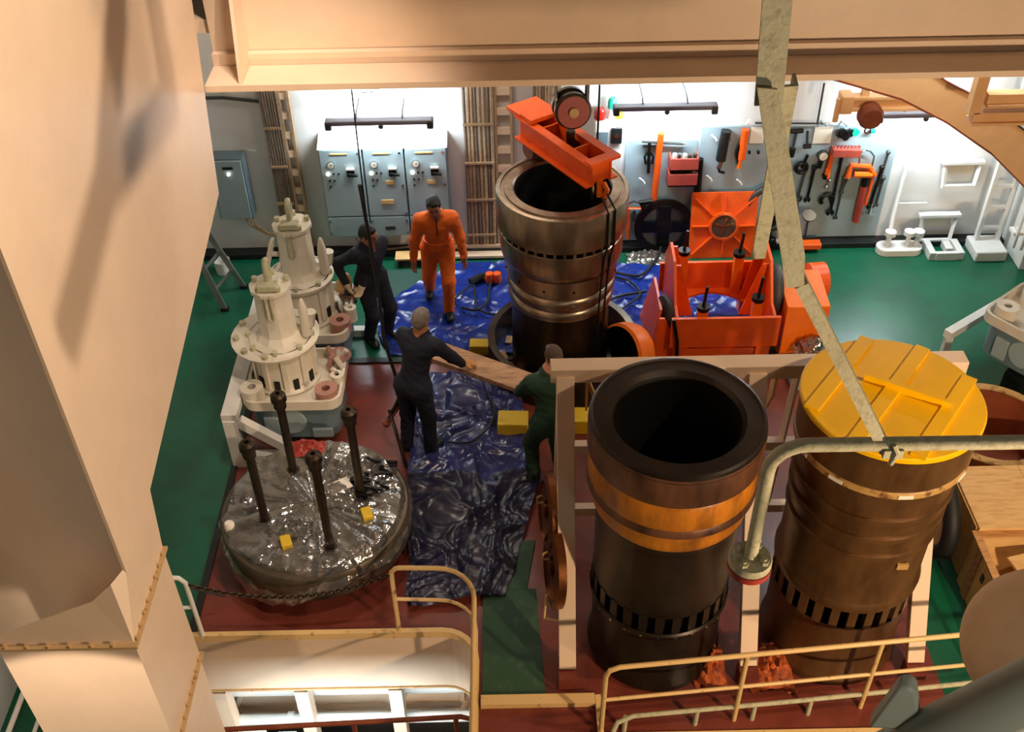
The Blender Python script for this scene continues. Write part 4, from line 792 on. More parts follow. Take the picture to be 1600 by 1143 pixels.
def ring_wall(poly, h, th, c):
    n = len(poly); c = Vector((c[0], c[1], poly[0].z)); inn = [p+(c-p).normalized()*th for p in poly]; u = Vector((0, 0, h)); g = G()
    g.add(poly+inn+[p+u for p in poly]+[p+u for p in inn], [(i, (i+1) % n, 2*n+(i+1) % n, 2*n+i) for i in range(n)]+[(n+i, 3*n+i, 3*n+(i+1) % n, n+(i+1) % n) for i in range(n)]+[(2*n+i, 2*n+(i+1) % n, 3*n+(i+1) % n, 3*n+i) for i in range(n)])
    return g
def tray(root, cx, cy, hx, hy, z):
    q = rrect(cx, cy, hx, hy, .14, z); ring_wall(q, .12, .035, (cx, cy)).build('tray_rim', 'valve_paint', root)
    G().ext(rrect(cx, cy, hx-.02, hy-.02, .13, z), (0, 0, .02)).build('tray_floor', 'valve_paint', root)
def housing(root, cx, cy, hx, hy, z):
    G().ext(rrect(cx, cy, hx, hy, .16, z-.45), (0, 0, .44)).build('housing', 'cabinet_side', root, .02)
    G().lathe([(0, .02), (.16, .02), (.17, 0)], (cx-.05, cy-hy, z-.2), 24, (0, -1, 0)).build('port_cover', 'cabinet_grey', root)
    G().box((cx+hx*.6, cy-hy-.01, z-.36), (.22, .04, .12)).build('lug', 'cabinet_grey', root, .01); G().box((cx-hx*.55, cy-hy-.01, z-.26), (.16, .04, .26)).build('web', 'cabinet_grey', root, .01)
def fittings(root, cx, cy, z, seed):
    rnd = random.Random(seed)
    def roller(x, y, r_, h, m='pink_metal'): G().lathe([(r_*.38, .0), (r_*.38, h), (r_, h), (r_, 0)], (x, y, z), 20).build('bush', m, root); G().lathe([(0, h*.5), (r_*.38, h*.5)], (x, y, z), 16).build('bush_hole', 'bore_dark', root)
    roller(cx-.42, cy-.30, .12, .20, 'valve_paint'); roller(cx+.36, cy-.30, .12, .16); roller(cx+.46, cy-.10, .07, .18, 'valve_paint'); roller(cx-.42, cy+.18, .09, .22, 'valve_paint')
    for i in range(7):
        x, y = cx+.40+rnd.uniform(-.10, .10), cy+.12+rnd.uniform(-.2, .2); G().tube([(x, y, z), (x+rnd.uniform(-.05, .05), y, z+.1), (x+rnd.uniform(-.1, .1), y+rnd.uniform(-.1, .1), z+.2)], rnd.uniform(.02, .04), 8).build('pipe_fitting', rnd.choice(('pink_metal', 'dark_grey', 'chrome', 'valve_paint')), root)
    G().lathe([(.0, 0), (.10, 0), (.13, .05), (.10, .09), (0, .10)], (cx+.44, cy+.30, z+.06), 16).build('cap', 'pink_metal', root)
def valve(label, x, y, z, wheel, spike):
    t = thing('exhaust_valve', label, 'engine valve', (x, y, z), group='tall cream exhaust valves')
    G().lathe([(.0, 0), (.36, 0), (.37, .03), (.33, .06), (.32, .08), (.32, .48), (.36, .50), (.38, .53), (.38, .56), (.34, .58)], n=40).build('lower_housing', 'valve_paint', t)
    me = G().box((0, 0, .12), (.05, .06, .14)).mesh('slot', 'bore_dark')
    for i in range(10): a = R(36*i+10); inst('slot', me, t, (.31*math.cos(a), .31*math.sin(a), 0), (0, 0, a))
    me = G().box((0, 0, .28), (.05, .05, .42)).mesh('rib', 'valve_paint')
    for i in range(10): a = R(36*i+28); inst('rib', me, t, (.325*math.cos(a), .325*math.sin(a), 0), (0, 0, a))
    G().lathe([(.34, .58), (.26, .60), (.21, .66), (.20, .70), (.19, 1.20), (.21, 1.21)], n=10).build('upper_housing', 'valve_paint', t, ang=25)
    G().lathe([(.0, 1.28), (.10, 1.28), (.12, 1.25), (.22, 1.24), (.22, 1.20)], n=10).build('top_cap', 'valve_paint', t, ang=25)
    G().box((0, -.12, 1.30), (.20, .12, .07)).build('eye_base', 'weathered', t, .01)
    G().tube([Vector((.0, -.02+.10*math.cos(a)*.55, 1.42+.13*math.sin(a))) for a in [2*math.pi*i/16 for i in range(16)]], .03, 10, closed=True).build('lifting_eye', 'weathered', t)
    G().tube([(.02, -.20, 1.24), (.03, -.21, .95), (.0, -.21, .92), (-.03, -.21, .95), (-.03, -.20, 1.24)], .012, 6).build('wire_loop', 'weathered', t)
    me = G().lathe([(0, 0), (.03, 0), (.03, .06), (0, .07)], n=8).mesh('bolt', 'weathered')
    for i in range(8): a = R(45*i); inst('bolt', me, t, (.34*math.cos(a), .34*math.sin(a), .56))
    for i in range(5): a = R(72*i+20); inst('bolt', me, t, (.17*math.cos(a), .17*math.sin(a), 1.24))
    for sx, hh in ((.30, 1.02), (.26, .86)) if spike else ((.30, .98),):
        G().lathe([(0, .16), (.022, .13), (.05, 0), (.05, -.32), (0, -.32)], (sx, .10-.16*(sx > .28), hh-.08), 12).build('spindle', 'valve_paint', t)
    G().tube([(.2, .0, .60), (.32, .1, .66), (.34, .1, .80)], .06, 10).build('outlet', 'valve_paint', t)
    if wheel:
        G().tube([Vector((-.30+.05*math.sin(a), -.02+.15*math.cos(a), .86+.17*math.sin(a))) for a in [2*math.pi*i/24 for i in range(24)]], .022, 8, closed=True).build('hand_wheel', 'valve_paint', t)
        G().tube([(-.30, -.02, .86), (-.16, 0, .84)], .03, 8).build('wheel_shaft', 'valve_paint', t)
        for k in range(3): a = R(120*k+30); G().tube([(-.30, -.02, .86), (-.30+.05*math.sin(a), -.02+.15*math.cos(a), .86+.17*math.sin(a))], .012, 6).build('spoke', 'valve_paint', t)
    else:
        G().lathe([(.26, .50), (.46, .52), (.47, .55), (.26, .57)], (-.06, .04, .0), 28).build('side_flange', 'valve_paint', t)
        for k in range(5): a = R(120+36*k); G().lathe([(0, 0), (.035, 0), (.035, .05), (0, .05)], (-.06+.41*math.cos(a), .04+.41*math.sin(a), .55), 8).build('bolt', 'weathered', t)
    return t
for nm, cy, hy, hx, cx, lb in (('front', 8.84, .45, .52, -2.34, 'front cream tray of the rack with loose bushes around the valve'), ('rear', 10.02, .52, .46, -2.32, 'rear cream tray of the rack beside the man in dark overalls')):
    t = thing('valve_tray', lb, 'tray', (cx, cy, .62), group='cream valve trays'); tray(t, 0, 0, hx, hy, .05); housing(t, 0, 0, hx-.06, hy-.06, .04); fittings(t, 0, 0, .07, 3 if nm == 'front' else 5)
valve('front cream exhaust valve standing in the near tray of the rack', -2.46, 8.94, .69, False, True)
valve('rear cream exhaust valve with a hand wheel in the far tray', -2.40, 10.06, .69, True, True)
tag(G().lathe([(.03, 0), (.09, .03), (.10, .12), (.07, .22), (.03, .26), (0, .26)], (-2.0, 10.28, .80), 18, (.3, .3, 1)).build('wooden_plug', 'ply'), 'tan wooden plug on the rear valve tray', 'plug')
# second rack at the far right
t = thing('valve_tray', 'grey valve housing in a pale tray at the right edge', 'tray', (5.95, 9.18, .95), R(-52), group='cream valve trays'); tray(t, 0, 0, .62, .46, .0); housing(t, 0, 0, .55, .40, .0); fittings(t, .0, .0, .02, 9)
t = thing('support_frame', 'white angled support bars under the right grey valve housing', 'frame', (5.7, 9.2, 0))
G().bar((5.12, 9.78, .40), (6.3, 10.6, .40), .10, .10).build('bar', 'white_paint', t, world=True); G().bar((5.74, 8.68, .40), (6.6, 9.4, .40), .10, .10).build('bar', 'white_paint', t, world=True)
G().bar((5.75, 9.3, .2), (6.4, 8.7, .2), .7, .5).build('plinth', 'black_paint', t, world=True)
for q in ((5.16, 9.8), (6.2, 10.5), (5.86, 8.80), (6.5, 9.32)): G().box((q[0], q[1], .18), (.08, .08, .36)).build('leg', 'white_paint', t, world=True)
# ================================================================== TARPAULINS, MAT, HOSES
def sheet(name, label, cat, edge, m, amp, seed, nu=60, nv=60, freq=3.2, z0=.012):
    def fn(u, v):
        p = edge(u, v); q = Vector((p[0]*freq+seed, p[1]*freq, seed)); a = abs(mnoise.noise(q*.55)); b = abs(mnoise.noise(q*1.3+Vector((3, 1, 0)))); c = mnoise.noise(q*3)
        ed = .04*mnoise.noise(Vector((p[0]*3, p[1]*3, seed+4)))
        wq = q*.75+Vector((mnoise.noise(q*.6), mnoise.noise(q*.6+Vector((7, 3, 1))), 0))*.9; d1 = mnoise.voronoi(Vector((wq.x, wq.y*.7, seed)))[0]; d2 = mnoise.voronoi(Vector((wq.x*2.3, wq.y*1.6, seed+5)))[0]
        return Vector((p[0]+ed, p[1]+ed*.8, z0+amp*(1.0*max(0, .30-(d1[1]-d1[0]))/.30*.8+.5*max(0, .3-(d2[1]-d2[0]))/.3*.6+.5*(.35-min(a, .35))+.2*(c+.6))))
    return tag(G().grid(fn, nu, nv).build(name, m, ang=28), label, cat)
def bil(a, b, c, d):
    a, b, c, d = map(Vector, (a, b, c, d)); return lambda u, v: (a*(1-u)+b*u)*(1-v)+(d*(1-u)+c*u)*v
lf = bil((-1.48, 10.03), (3.1, 9.98), (3.05, 11.7), (-.62, 12.0))
def far_edge(u, v):
    p = lf(u, v); return (p.x-.55*math.sin(math.pi*min(v*1.0, 1))*(1-u)**3, p.y)
sheet('tarpaulin', 'bright blue tarpaulin spread around the steel liner and cradle', 'tarpaulin', far_edge, 'tarp', .05, 2.0, 150, 80)
sheet('tarpaulin', 'blue tarpaulin on the deck under the wooden plank', 'tarpaulin', bil((-1.12, 7.9), (.30, 7.9), (.05, 9.72), (-1.20, 9.70)), 'tarp_mid', .05, 5.5, 70, 90)
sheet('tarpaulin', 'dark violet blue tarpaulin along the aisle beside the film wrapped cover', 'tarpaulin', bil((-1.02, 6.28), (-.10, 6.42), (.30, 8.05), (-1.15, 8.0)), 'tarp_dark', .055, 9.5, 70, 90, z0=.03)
mt = thing('floor_mat', 'worn dark green walkway mat between the two deck openings', 'mat', (-.03, 6.2, 0))
G().ext([(-.32, 5.33, 0), (.24, 5.33, 0), (.19, 6.5, 0), (-.02, 6.5, 0), (-.32, 6.5, 0)], (0, 0, .02)).build('near_piece', 'green_mat', mt, world=True, bevel=.003)
G().ext([(-.32, 6.49, 0), (.10, 6.49, 0), (.20, 7.1, 0), (-.32, 7.1, 0)], (0, 0, .024)).build('far_piece', 'green_mat', mt, world=True, bevel=.003)
tag(G().box((-1.30, 11.38, .006), (.95, .95, .012)).build('grey_patch', 'patch_grey'), 'grey green patch on the green floor behind the orange man', 'mat')  # thin slab, greyer and duller than the green floor around it
def hose(label, pts, r=.014, m='rubber'):
    P = [Vector(p) for p in pts]; out = []
    for i in range(len(P)-1):
        p0, p1, p2, p3 = P[max(i-1, 0)], P[i], P[i+1], P[min(i+2, len(P)-1)]
        for k in range(6):
            s = k/6; out.append(.5*((2*p1)+(p2-p0)*s+(2*p0-5*p1+4*p2-p3)*s*s+(3*p1-p0-3*p2+p3)*s*s*s))
    out.append(P[-1]); return tag(G().tube(out, r, 6).build('hose', m), label, 'hose', 'black hoses on the tarpaulins')
def F(px, py, z=.10): p = atZ(px, py, z); return (p.x, p.y, z)
hose('black hose looping on the blue tarpaulin left of the liner', [F(706, 470), F(738, 445), F(742, 465), F(745, 480), F(765, 490), F(790, 490)])
hose('second black hose beside the orange fittings on the tarpaulin', [F(722, 480), F(745, 484), F(762, 470), F(764, 450), F(768, 440)], .018)
hose('thick dark hose lying along the back edge of the tarpaulin', [F(735, 440), F(752, 432), F(765, 432)], .05)
hose('black hose curling to the right of the steel liner', [F(955, 500), F(975, 480), F(1000, 460), F(985, 440), F(960, 432)])
hose('black hose crossing the tarpaulin toward the dark disc', [F(960, 425), F(1000, 430), F(1025, 405), F(1033, 385, .12)], .018)
hose('black hose from the liner toward the cradle stand', [F(950, 470), F(970, 462), F(1010, 455)], .018)
hose('black hose looped on the tarpaulin under the plank', [F(700, 690, .1), F(735, 690, .1), F(765, 665, .1), F(772, 640, .1), F(760, 610, .1)])
for i, px in enumerate((765, 777)): tag(G().lathe([(0, 0), (.05, 0), (.065, .05), (.05, .14), (0, .16)], F(px, 440, .06), 14).build('orange_fitting', 'orange'), ('left' if i == 0 else 'right')+' of two orange hose fittings on the tarpaulin', 'fitting', 'orange hose fittings')
# ================================================================== PLANK AND PRY BARS
pa, pb = Vector((-.92, 9.10, .90)), Vector((.20, 8.46, .90)); dd = (pb-pa).normalized()
tag(G().bar(pa, pb, .30, .06).build('wooden_plank', 'plank', bevel=.006), 'thick worn wooden plank carried by two men', 'plank')
t = thing('pry_bar', 'dark pry bar leaning behind the man in dark overalls', 'bar', (-1.32, 8.55, .1)); a, b = atY(638, 592, 8.6), atY(604, 662, 8.5)
G().tube([a, b], .022, 8).build('shaft', 'steel_dark', t, world=True); G().ball(b, .04).build('tip', 'rust_brown', t, world=True)
t = thing('pry_bar', 'long dark bar standing on the red floor left of the man', 'bar', (-1.2, 8.2, 0)); G().tube([atY(608, 640, 8.5), atZ(636, 730, .05)], .02, 8).build('shaft', 'steel_dark', t, world=True); G().tube([atY(640, 612, 8.6), atY(606, 658, 8.5)], .024, 8).build('cross_piece', 'rust_brown', t, world=True)
# ================================================================== RAILS, CHAIN
def rail(label, tubes, m='rail_paint', r=.022, base=None, cat='railing', parts=None):
    t = thing('railing', label, cat, base)
    for nm, pts in tubes: G().tube([Vector(p) for p in pts], r if nm != 'mid_rail' else r*.8, 10).build(nm, m, t, world=True)
    return t
cz = [(-1.10, 6.04, .0), (-1.10, 6.04, .88), (-1.06, 6.04, .93), (-1.02, 6.03, .95), (-.70, 6.02, .95)]+[(-.70+.34*math.sin(a), 5.68+.34*math.cos(a), .95) for a in [R(15*i) for i in range(1, 7)]]+[(-.36, 5.3, .95), (-.36, 4.9, .95), (-.36, 4.2, .95)]
cm = [(-1.10, 6.04, .50), (-.70, 6.02, .50)]+[(-.70+.34*math.sin(a), 5.68+.34*math.cos(a), .50) for a in [R(15*i) for i in range(1, 7)]]+[(-.36, 4.2, .50)]
rail('cream railing loop curving round the left deck opening', [('top_rail', cz), ('mid_rail', cm), ('post', [(-.37, 5.5, 0), (-.37, 5.5, .95)])], base=(-.7, 5.9, 0))
rail('short pale railing end behind the duct holding the chain', [('top_rail', [(-2.93, 6.03, 0), (-2.93, 6.03, .80), (-2.97, 6.02, .88), (-3.04, 6.01, .90), (-3.5, 6.0, .90)]), ('mid_rail', [(-2.93, 6.03, .45), (-3.5, 6.0, .45)])], 'white_paint', base=(-3.2, 6.0, 0))
y_ = lambda x: 4.97+(x-.72)*.087
rail('cream railing along the right deck opening before the liners', [('top_rail', [(.70, 4.96, 0), (.71, 4.97, .84), (.74, 4.97, .92), (.82, 4.98, .95), (4.4, y_(4.4), .95)]), ('mid_rail', [(.71, 4.97, .50), (4.4, y_(4.4), .50)])]+[('post', [(x, y_(x), 0), (x, y_(x), .95)]) for x in (1.86, 2.98, 4.1)], base=(2.5, 5.05, 0))
lr = [atZ(958, 1143, .10), atZ(965, 1128, .16), atZ(990, 1118, .18), atZ(1240, 1095, .18), atZ(1520, 1066, .18)]
rail('lower brown stair handrail below the right railing', [('top_rail', lr)]+[('post', [atZ(x, y, .18), atZ(x, y, .18)+Vector((-.05, -.12, -.8))]) for x, y in ((978, 1119), (1090, 1108), (1180, 1100), (1268, 1092), (1400, 1078))], 'weathered', base=(2.2, 4.7, -.6))
lr = [atZ(300, 1142, -.5), atZ(560, 1128, -.5), atZ(720, 1119, -.5), atZ(740, 1124, -.52), atZ(746, 1143, -.6)]
rail('brown handrail low in the left deck opening', [('top_rail', lr)]+[('post', [atZ(x, y, -.5), atZ(x, y, -.5)+Vector((0, 0, -.9))]) for x, y in ((552, 1128), (712, 1120))], 'rust_brown', base=(-1.5, 5.6, -1.4), r=.024)
ch = thing('safety_chain', 'sagging dark chain between pale railing end and cream loop', 'chain', (-2.0, 6.03, .5))
lk = G().tube([Vector((.030*math.cos(a), 0, .015*math.sin(a))) for a in [2*math.pi*i/10 for i in range(10)]], .007, 5, closed=True).mesh('link', 'steel_dark')
N_ = 52; A, B = Vector((-2.93, 6.03, .78)), Vector((-1.10, 6.04, .86))
for i in range(N_):
    s = (i+.5)/N_; p = A.lerp(B, s)-Vector((0, 0, .34*4*s*(1-s)*.75)); sl = -(1-2*s)*.34*3/1.93
    o = inst('link', lk, ch, p-ch.location, (R(90)*(i % 2), -math.atan(sl+.04), 0))
p = A-Vector((0, 0, .02)); tag(G().tube([p, p+Vector((.02, .06, -.12)), p+Vector((.22, .2, -.42))], .012, 6).build('tie_rope', 'dark_grey'), 'loose rope end tied at the chain start', 'rope')
# ================================================================== UNDER THE LEFT OPENING
t = thing('ventilation_trunk', 'cream flat trunk behind the pipes under the deck girder', 'duct', (-1.8, 6.9, -2.1)); G().box((0, 0, .15), (2.9, .95, .3)).build('trunk', 'cream', t, .01)
for k in range(4): G().box((-1.2+.8*k, 0, .16), (.04, 1.0, .34)).build('flange', 'cream', t)
for i, (x0, lb) in enumerate(((-2.96, 'left'), (-2.15, 'middle'), (-1.22, 'right'))):
    t = thing('deck_post', lb+' cream post under the deck girder', 'post', (x0, 6.02, -3.2), group='posts under the girder')
    G().box((0, 0, 1.14), (.13, .02, 2.28)).build('flange', 'cream', t); G().box((.05, .08, 1.14), (.02, .16, 2.28)).build('web', 'cream', t)
for z, y, r, xa, xb, m, lb in ((-1.30, 6.42, .17, -3.0, -.42, 'white_paint', 'thick white pipe below the deck girder'), (-1.62, 6.15, .06, -3.2, -.42, 'white_paint', 'thin white pipe below the thick one'), (-2.0, 6.0, .09, -3.2, -.8, 'cream', 'cream pipe low in the left opening'), (-1.15, 6.9, .2, -3.2, -.42, 'cream', 'cream beam pipe deep under the deck')):
    t = thing('pipe', lb, 'pipe', ((xa+xb)/2, y, z)); G().cyl((xa, y, z), (xb, y, z), r, n=24).build('pipe', m, t, world=True)
    for k in range(2): xx = xa+(xb-xa)*(.3+.4*k); G().cyl((xx-.03, y, z), (xx+.03, y, z), r*1.35, n=24).build('flange', m, t, world=True)
for x, y, z, r, lb in ((-1.55, 5.9, -2.6, .28, 'left pale blue tank lid deep in the left opening'), (-.75, 5.75, -2.4, .24, 'right pale blue tank lid deep in the left opening'), (.95, 4.55, -1.2, .2, 'pale blue tank lid under the right railing'), (1.95, 4.55, -1.2, .22, 'pale blue tank under the middle of the right railing')):
    t = thing('tank', lb, 'tank', (x, y, z-.6)); G().lathe([(0, 0), (r, 0), (r, .5), (r*.8, .6), (0, .64)], n=28).build('body', 'pale_blue', t); G().lathe([(r, .45), (r*1.1, .46), (r*1.1, .50), (r, .51)], n=28).build('rim', 'chrome', t)
t = thing('cable_box', 'white control box beside the pipes in the left opening', 'box', (-2.75, 5.9, -1.9)); G().box((0, 0, .15), (.3, .25, .3)).build('body', 'white_paint', t, .01); G().box((.35, .05, .12), (.2, .2, .2)).build('body', 'white_paint', t, .01)
tag(G().box((-3.02, 5.72, -.35), (.09, .03, .62)).box((-3.10, 5.72, -.64), (.22, .06, .06)).build('end_bracket', 'white_paint'), 'white angle bracket at the left end of the girder', 'bracket')
lamp('under_deck_lamp', 'AREA', (-1.7, 5.3, -.9), (-1.7, 6.3, -2.2), 40, COOL, 1.6, .2); lamp('under_deck_lamp', 'AREA', (2.2, 4.2, -.4), (2.2, 4.8, -2.0), 6, COOL, 1.6, .2)
# lower left floor
t = thing('vent_pipe', 'white pipe standing in a steel pot at the lower left', 'vent', (-4.33, 5.75, 0)); G().lathe([(0, 0), (.13, 0), (.13, .05), (.10, .07), (.10, .26), (.15, .30), (.15, .34), (.0, .34)], n=24).build('pot', 'chrome', t); G().tube([(0, 0, .3), (-.02, .02, .6), (-.06, .05, 1.1), (-.08, .2, 1.6)], .07, 14).build('pipe', 'white_paint', t)
rail('white railing on the green walkway at the lower left corner', [('top_rail', [(-3.95, 3.3, .9), (-3.95, 5.3, .9)]), ('mid_rail', [(-3.95, 3.3, .5), (-3.95, 5.3, .5)]), ('post', [(-3.95, 5.3, 0), (-3.95, 5.3, .9)])], 'white_paint', base=(-3.95, 4.5, 0))
# ================================================================== NEAR PIPE, BRACKET AND RIGHT FOREGROUND
PY = 3.5
t = thing('flanged_pipe', 'pale weathered pipe bending down to a blank flange in front of the liners', 'pipe', (1.17, PY, 4.0))
hz = 4.90; vx = 1.19; rb = .16
pts = [(4.0, PY, hz-.02), (vx+rb, PY, hz)]+[(vx+rb-rb*math.sin(a), PY, hz-rb+rb*math.cos(a)) for a in [R(15*i) for i in range(1, 7)]]+[(vx, PY, 4.1)]
G().tube(pts, .034, 16).build('pipe', 'weathered', t, world=True)
G().lathe([(0, .0), (.105, .0), (.11, .008), (.11, .042), (.105, .05), (0, .05)], (vx, PY, 4.06), 28).build('flange', 'weathered', t, world=True)
G().lathe([(0, .0), (.112, .0), (.112, .036), (0, .036)], (vx, PY, 4.022), 28).build('blank_flange', 'red_paint', t, world=True)
me = G().lathe([(0, 0), (.024, 0), (.024, .025), (.012, .025), (.012, .04), (0, .04)], n=6).mesh('bolt', 'weathered')
for i in range(4): a = R(45+90*i+8); inst('bolt', me, t, Vector((vx+.075*math.cos(a), PY+.075*math.sin(a), 4.11))-t.location)
t = thing('pipe_bracket', 'pale weathered angle iron bracket hanging from above to the pipe', 'bracket', (1.2, PY, 4.85))
def angle(name, p0, p1, w1, w2, th=.012, n1=(0, -1, 0), flip=1):
    p0, p1 = Vector(p0), Vector(p1); d = (p1-p0).normalized(); n = Vector(n1); n = (n-d*n.dot(d)).normalized(); s = d.cross(n)*flip
    g = G(); g.ext([p0, p0+s*w1, p0+s*w1+n*th, p0+n*th], p1-p0); g.ext([p0, p0-n*w2, p0-n*w2+s*th, p0+s*th], p1-p0); return g.build(name, 'weathered', t, world=True)
k0 = atY(1392, 700, PY); k1 = atY(1262, 440, PY)
angle('lower_arm', k1, k0, .055, .10, flip=1)
a = [atY(1183, 137, PY-.02), atY(1214, 137, PY-.02), atY(1262, 420, PY-.02), atY(1256, 447, PY-.02), atY(1232, 452, PY-.02)]
G().ext([a[0], atY(1215, 140, PY-.02), atY(1226, 190, PY-.02), atY(1258, 400, PY-.02), a[3], atY(1228, 450, PY-.02)], (0, .012, 0)).build('upper_plate', 'weathered', t, world=True)
p0, p1 = atY(1243, -60, PY+.02), atY(1222, 160, PY+.02)
angle('hanger', p1, p0, .10, .10, flip=-1)
angle('back_arm', atY(1247, 130, PY+.05), atY(1195, 400, PY+.4), .06, .05, flip=1)
G().tube([k0+Vector((-.01, -.04, .06)), k0+Vector((.01, -.05, .02)), k0+Vector((.0, -.04, -.06))], .014, 8).build('clamp_bolt', 'weathered', t, world=True)
G().box(k0+Vector((0, 0, .0)), (.09, .09, .05)).build('pipe_clamp', 'weathered', t, world=True)
t = thing('shadow_frame', 'added angle iron bars above the view that shade the duct', 'bracket', (-.4, 5.3, 7.0))  # unseen bars, added to cast the forked shadow on the duct
for nm, pp in (('shadow_bar', [(-.4, 5.95, 8.6), (-.4, 5.78, 7.34), (-.4, 5.72, 7.07)]), ('arm', [(-.4, 5.74, 7.05), (-.4, 5.09, 7.14), (-.4, 4.63, 7.01)]), ('shadow_bar', [(-.4, 5.98, 8.6), (-.4, 5.50, 7.45), (-.4, 5.09, 7.14)])):
    g = G()
    for u_, v_ in zip(pp[:-1], pp[1:]): g.bar(u_, v_, .075, .075, (1, 0, 0))
    g.build(nm, 'weathered', t, world=True)
dm = CP+ray(1627, 1008)*5.0
t = thing('insulated_pipe', 'thick tan insulated pipe end at the lower right', 'pipe', (dm.x, dm.y, dm.z-.4)); q = dm
G().lathe([(.352*math.cos(a_), .352*math.sin(a_)) for a_ in [R(-90+7.5*i_) for i_ in range(13)]]+[(.352, 1.3), (0, 1.3)], q, 44, (1.2, .3, .06)).build('lagging', 'insulation', t, world=True)
t = thing('grey_handrail', 'thick grey pipe crossing the lower right corner close to the camera', 'pipe', (1.4, 1.8, 5.3))
p0, p1 = CP+ray(1430, 1175)*3.2, CP+ray(1680, 1050)*3.0
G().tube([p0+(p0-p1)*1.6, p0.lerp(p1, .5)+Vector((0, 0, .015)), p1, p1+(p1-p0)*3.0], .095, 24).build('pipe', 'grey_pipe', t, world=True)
q = CP+ray(1408, 1110)*3.15
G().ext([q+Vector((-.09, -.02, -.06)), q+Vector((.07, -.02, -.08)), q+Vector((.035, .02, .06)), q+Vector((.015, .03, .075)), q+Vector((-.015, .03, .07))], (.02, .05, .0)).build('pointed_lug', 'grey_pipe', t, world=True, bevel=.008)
# ================================================================== PEOPLE
def sdf_grid(prims, res, k, wr=0.0, seed=0.0):
    lo = np.array([1e9]*3); hi = -lo
    for p in prims:
        if p[0] == 'c': pts, r_ = (p[1], p[2]), max(p[3], p[4])
        else: pts, r_ = (p[1],), max(p[2])
        for q in pts: lo = np.minimum(lo, np.array(q)-r_); hi = np.maximum(hi, np.array(q)+r_)
    lo -= .05; hi += .05; n = np.ceil((hi-lo)/res).astype(int)+1
    D = np.full(tuple(n), .2, dtype=np.float32); ax = [lo[i]+res*np.arange(n[i]) for i in range(3)]
    for p in prims:
        if p[0] == 'c': b0 = np.minimum(p[1], p[2])-max(p[3], p[4]); b1 = np.maximum(p[1], p[2])+max(p[3], p[4])
        else: b0 = np.array(p[1])-max(p[2]); b1 = np.array(p[1])+max(p[2])
        kk = p[5] if p[0] == 'c' and len(p) > 5 else (p[4] if p[0] == 'e' and len(p) > 4 else k)
        m = kk+.03; i0 = np.clip(np.floor((b0-m-lo)/res).astype(int), 0, n-1); i1 = np.clip(np.ceil((b1+m-lo)/res).astype(int)+1, 1, n)
        sl = tuple(slice(i0[i], i1[i]) for i in range(3))
        Xg = ax[0][sl[0]][:, None, None]; Yg = ax[1][sl[1]][None, :, None]; Zg = ax[2][sl[2]][None, None, :]
        if p[0] == 'c':
            a, b = np.array(p[1], float), np.array(p[2], float); ab = b-a; L = max(ab@ab, 1e-9)
            t_ = np.clip(((Xg-a[0])*ab[0]+(Yg-a[1])*ab[1]+(Zg-a[2])*ab[2])/L, 0, 1)
            d = np.sqrt((Xg-a[0]-t_*ab[0])**2+(Yg-a[1]-t_*ab[1])**2+(Zg-a[2]-t_*ab[2])**2)-(p[3]+(p[4]-p[3])*t_)
        else:
            c = np.array(p[1], float); r_ = np.array(p[2], float); x, y, z = Xg-c[0], Yg-c[1], Zg-c[2]
            if len(p) > 3 and p[3] is not None:
                Mi = np.array(p[3]).T; x, y, z = (Mi[0, 0]*x+Mi[0, 1]*y+Mi[0, 2]*z, Mi[1, 0]*x+Mi[1, 1]*y+Mi[1, 2]*z, Mi[2, 0]*x+Mi[2, 1]*y+Mi[2, 2]*z)
            k0 = np.sqrt((x/r_[0])**2+(y/r_[1])**2+(z/r_[2])**2); k1 = np.sqrt((x/r_[0]**2)**2+(y/r_[1]**2)**2+(z/r_[2]**2)**2)+1e-6
            d = k0*(k0-1)/k1
        A_ = D[sl]; h = np.clip(kk-np.abs(A_-d), 0, None)/kk; D[sl] = np.minimum(A_, d)-h*h*kk*.25
    if wr:
        Xg, Yg, Zg = np.meshgrid(*ax, indexing='ij', sparse=True)
        D = D+wr*(np.sin(Xg*23+np.sin(Zg*31+seed)*1.3+seed)*np.sin(Zg*37+np.sin(Yg*27)*1.5+seed)+.6*np.sin(Zg*61+Xg*40+np.sin(Yg*33+seed)*2))
    return D, lo, res
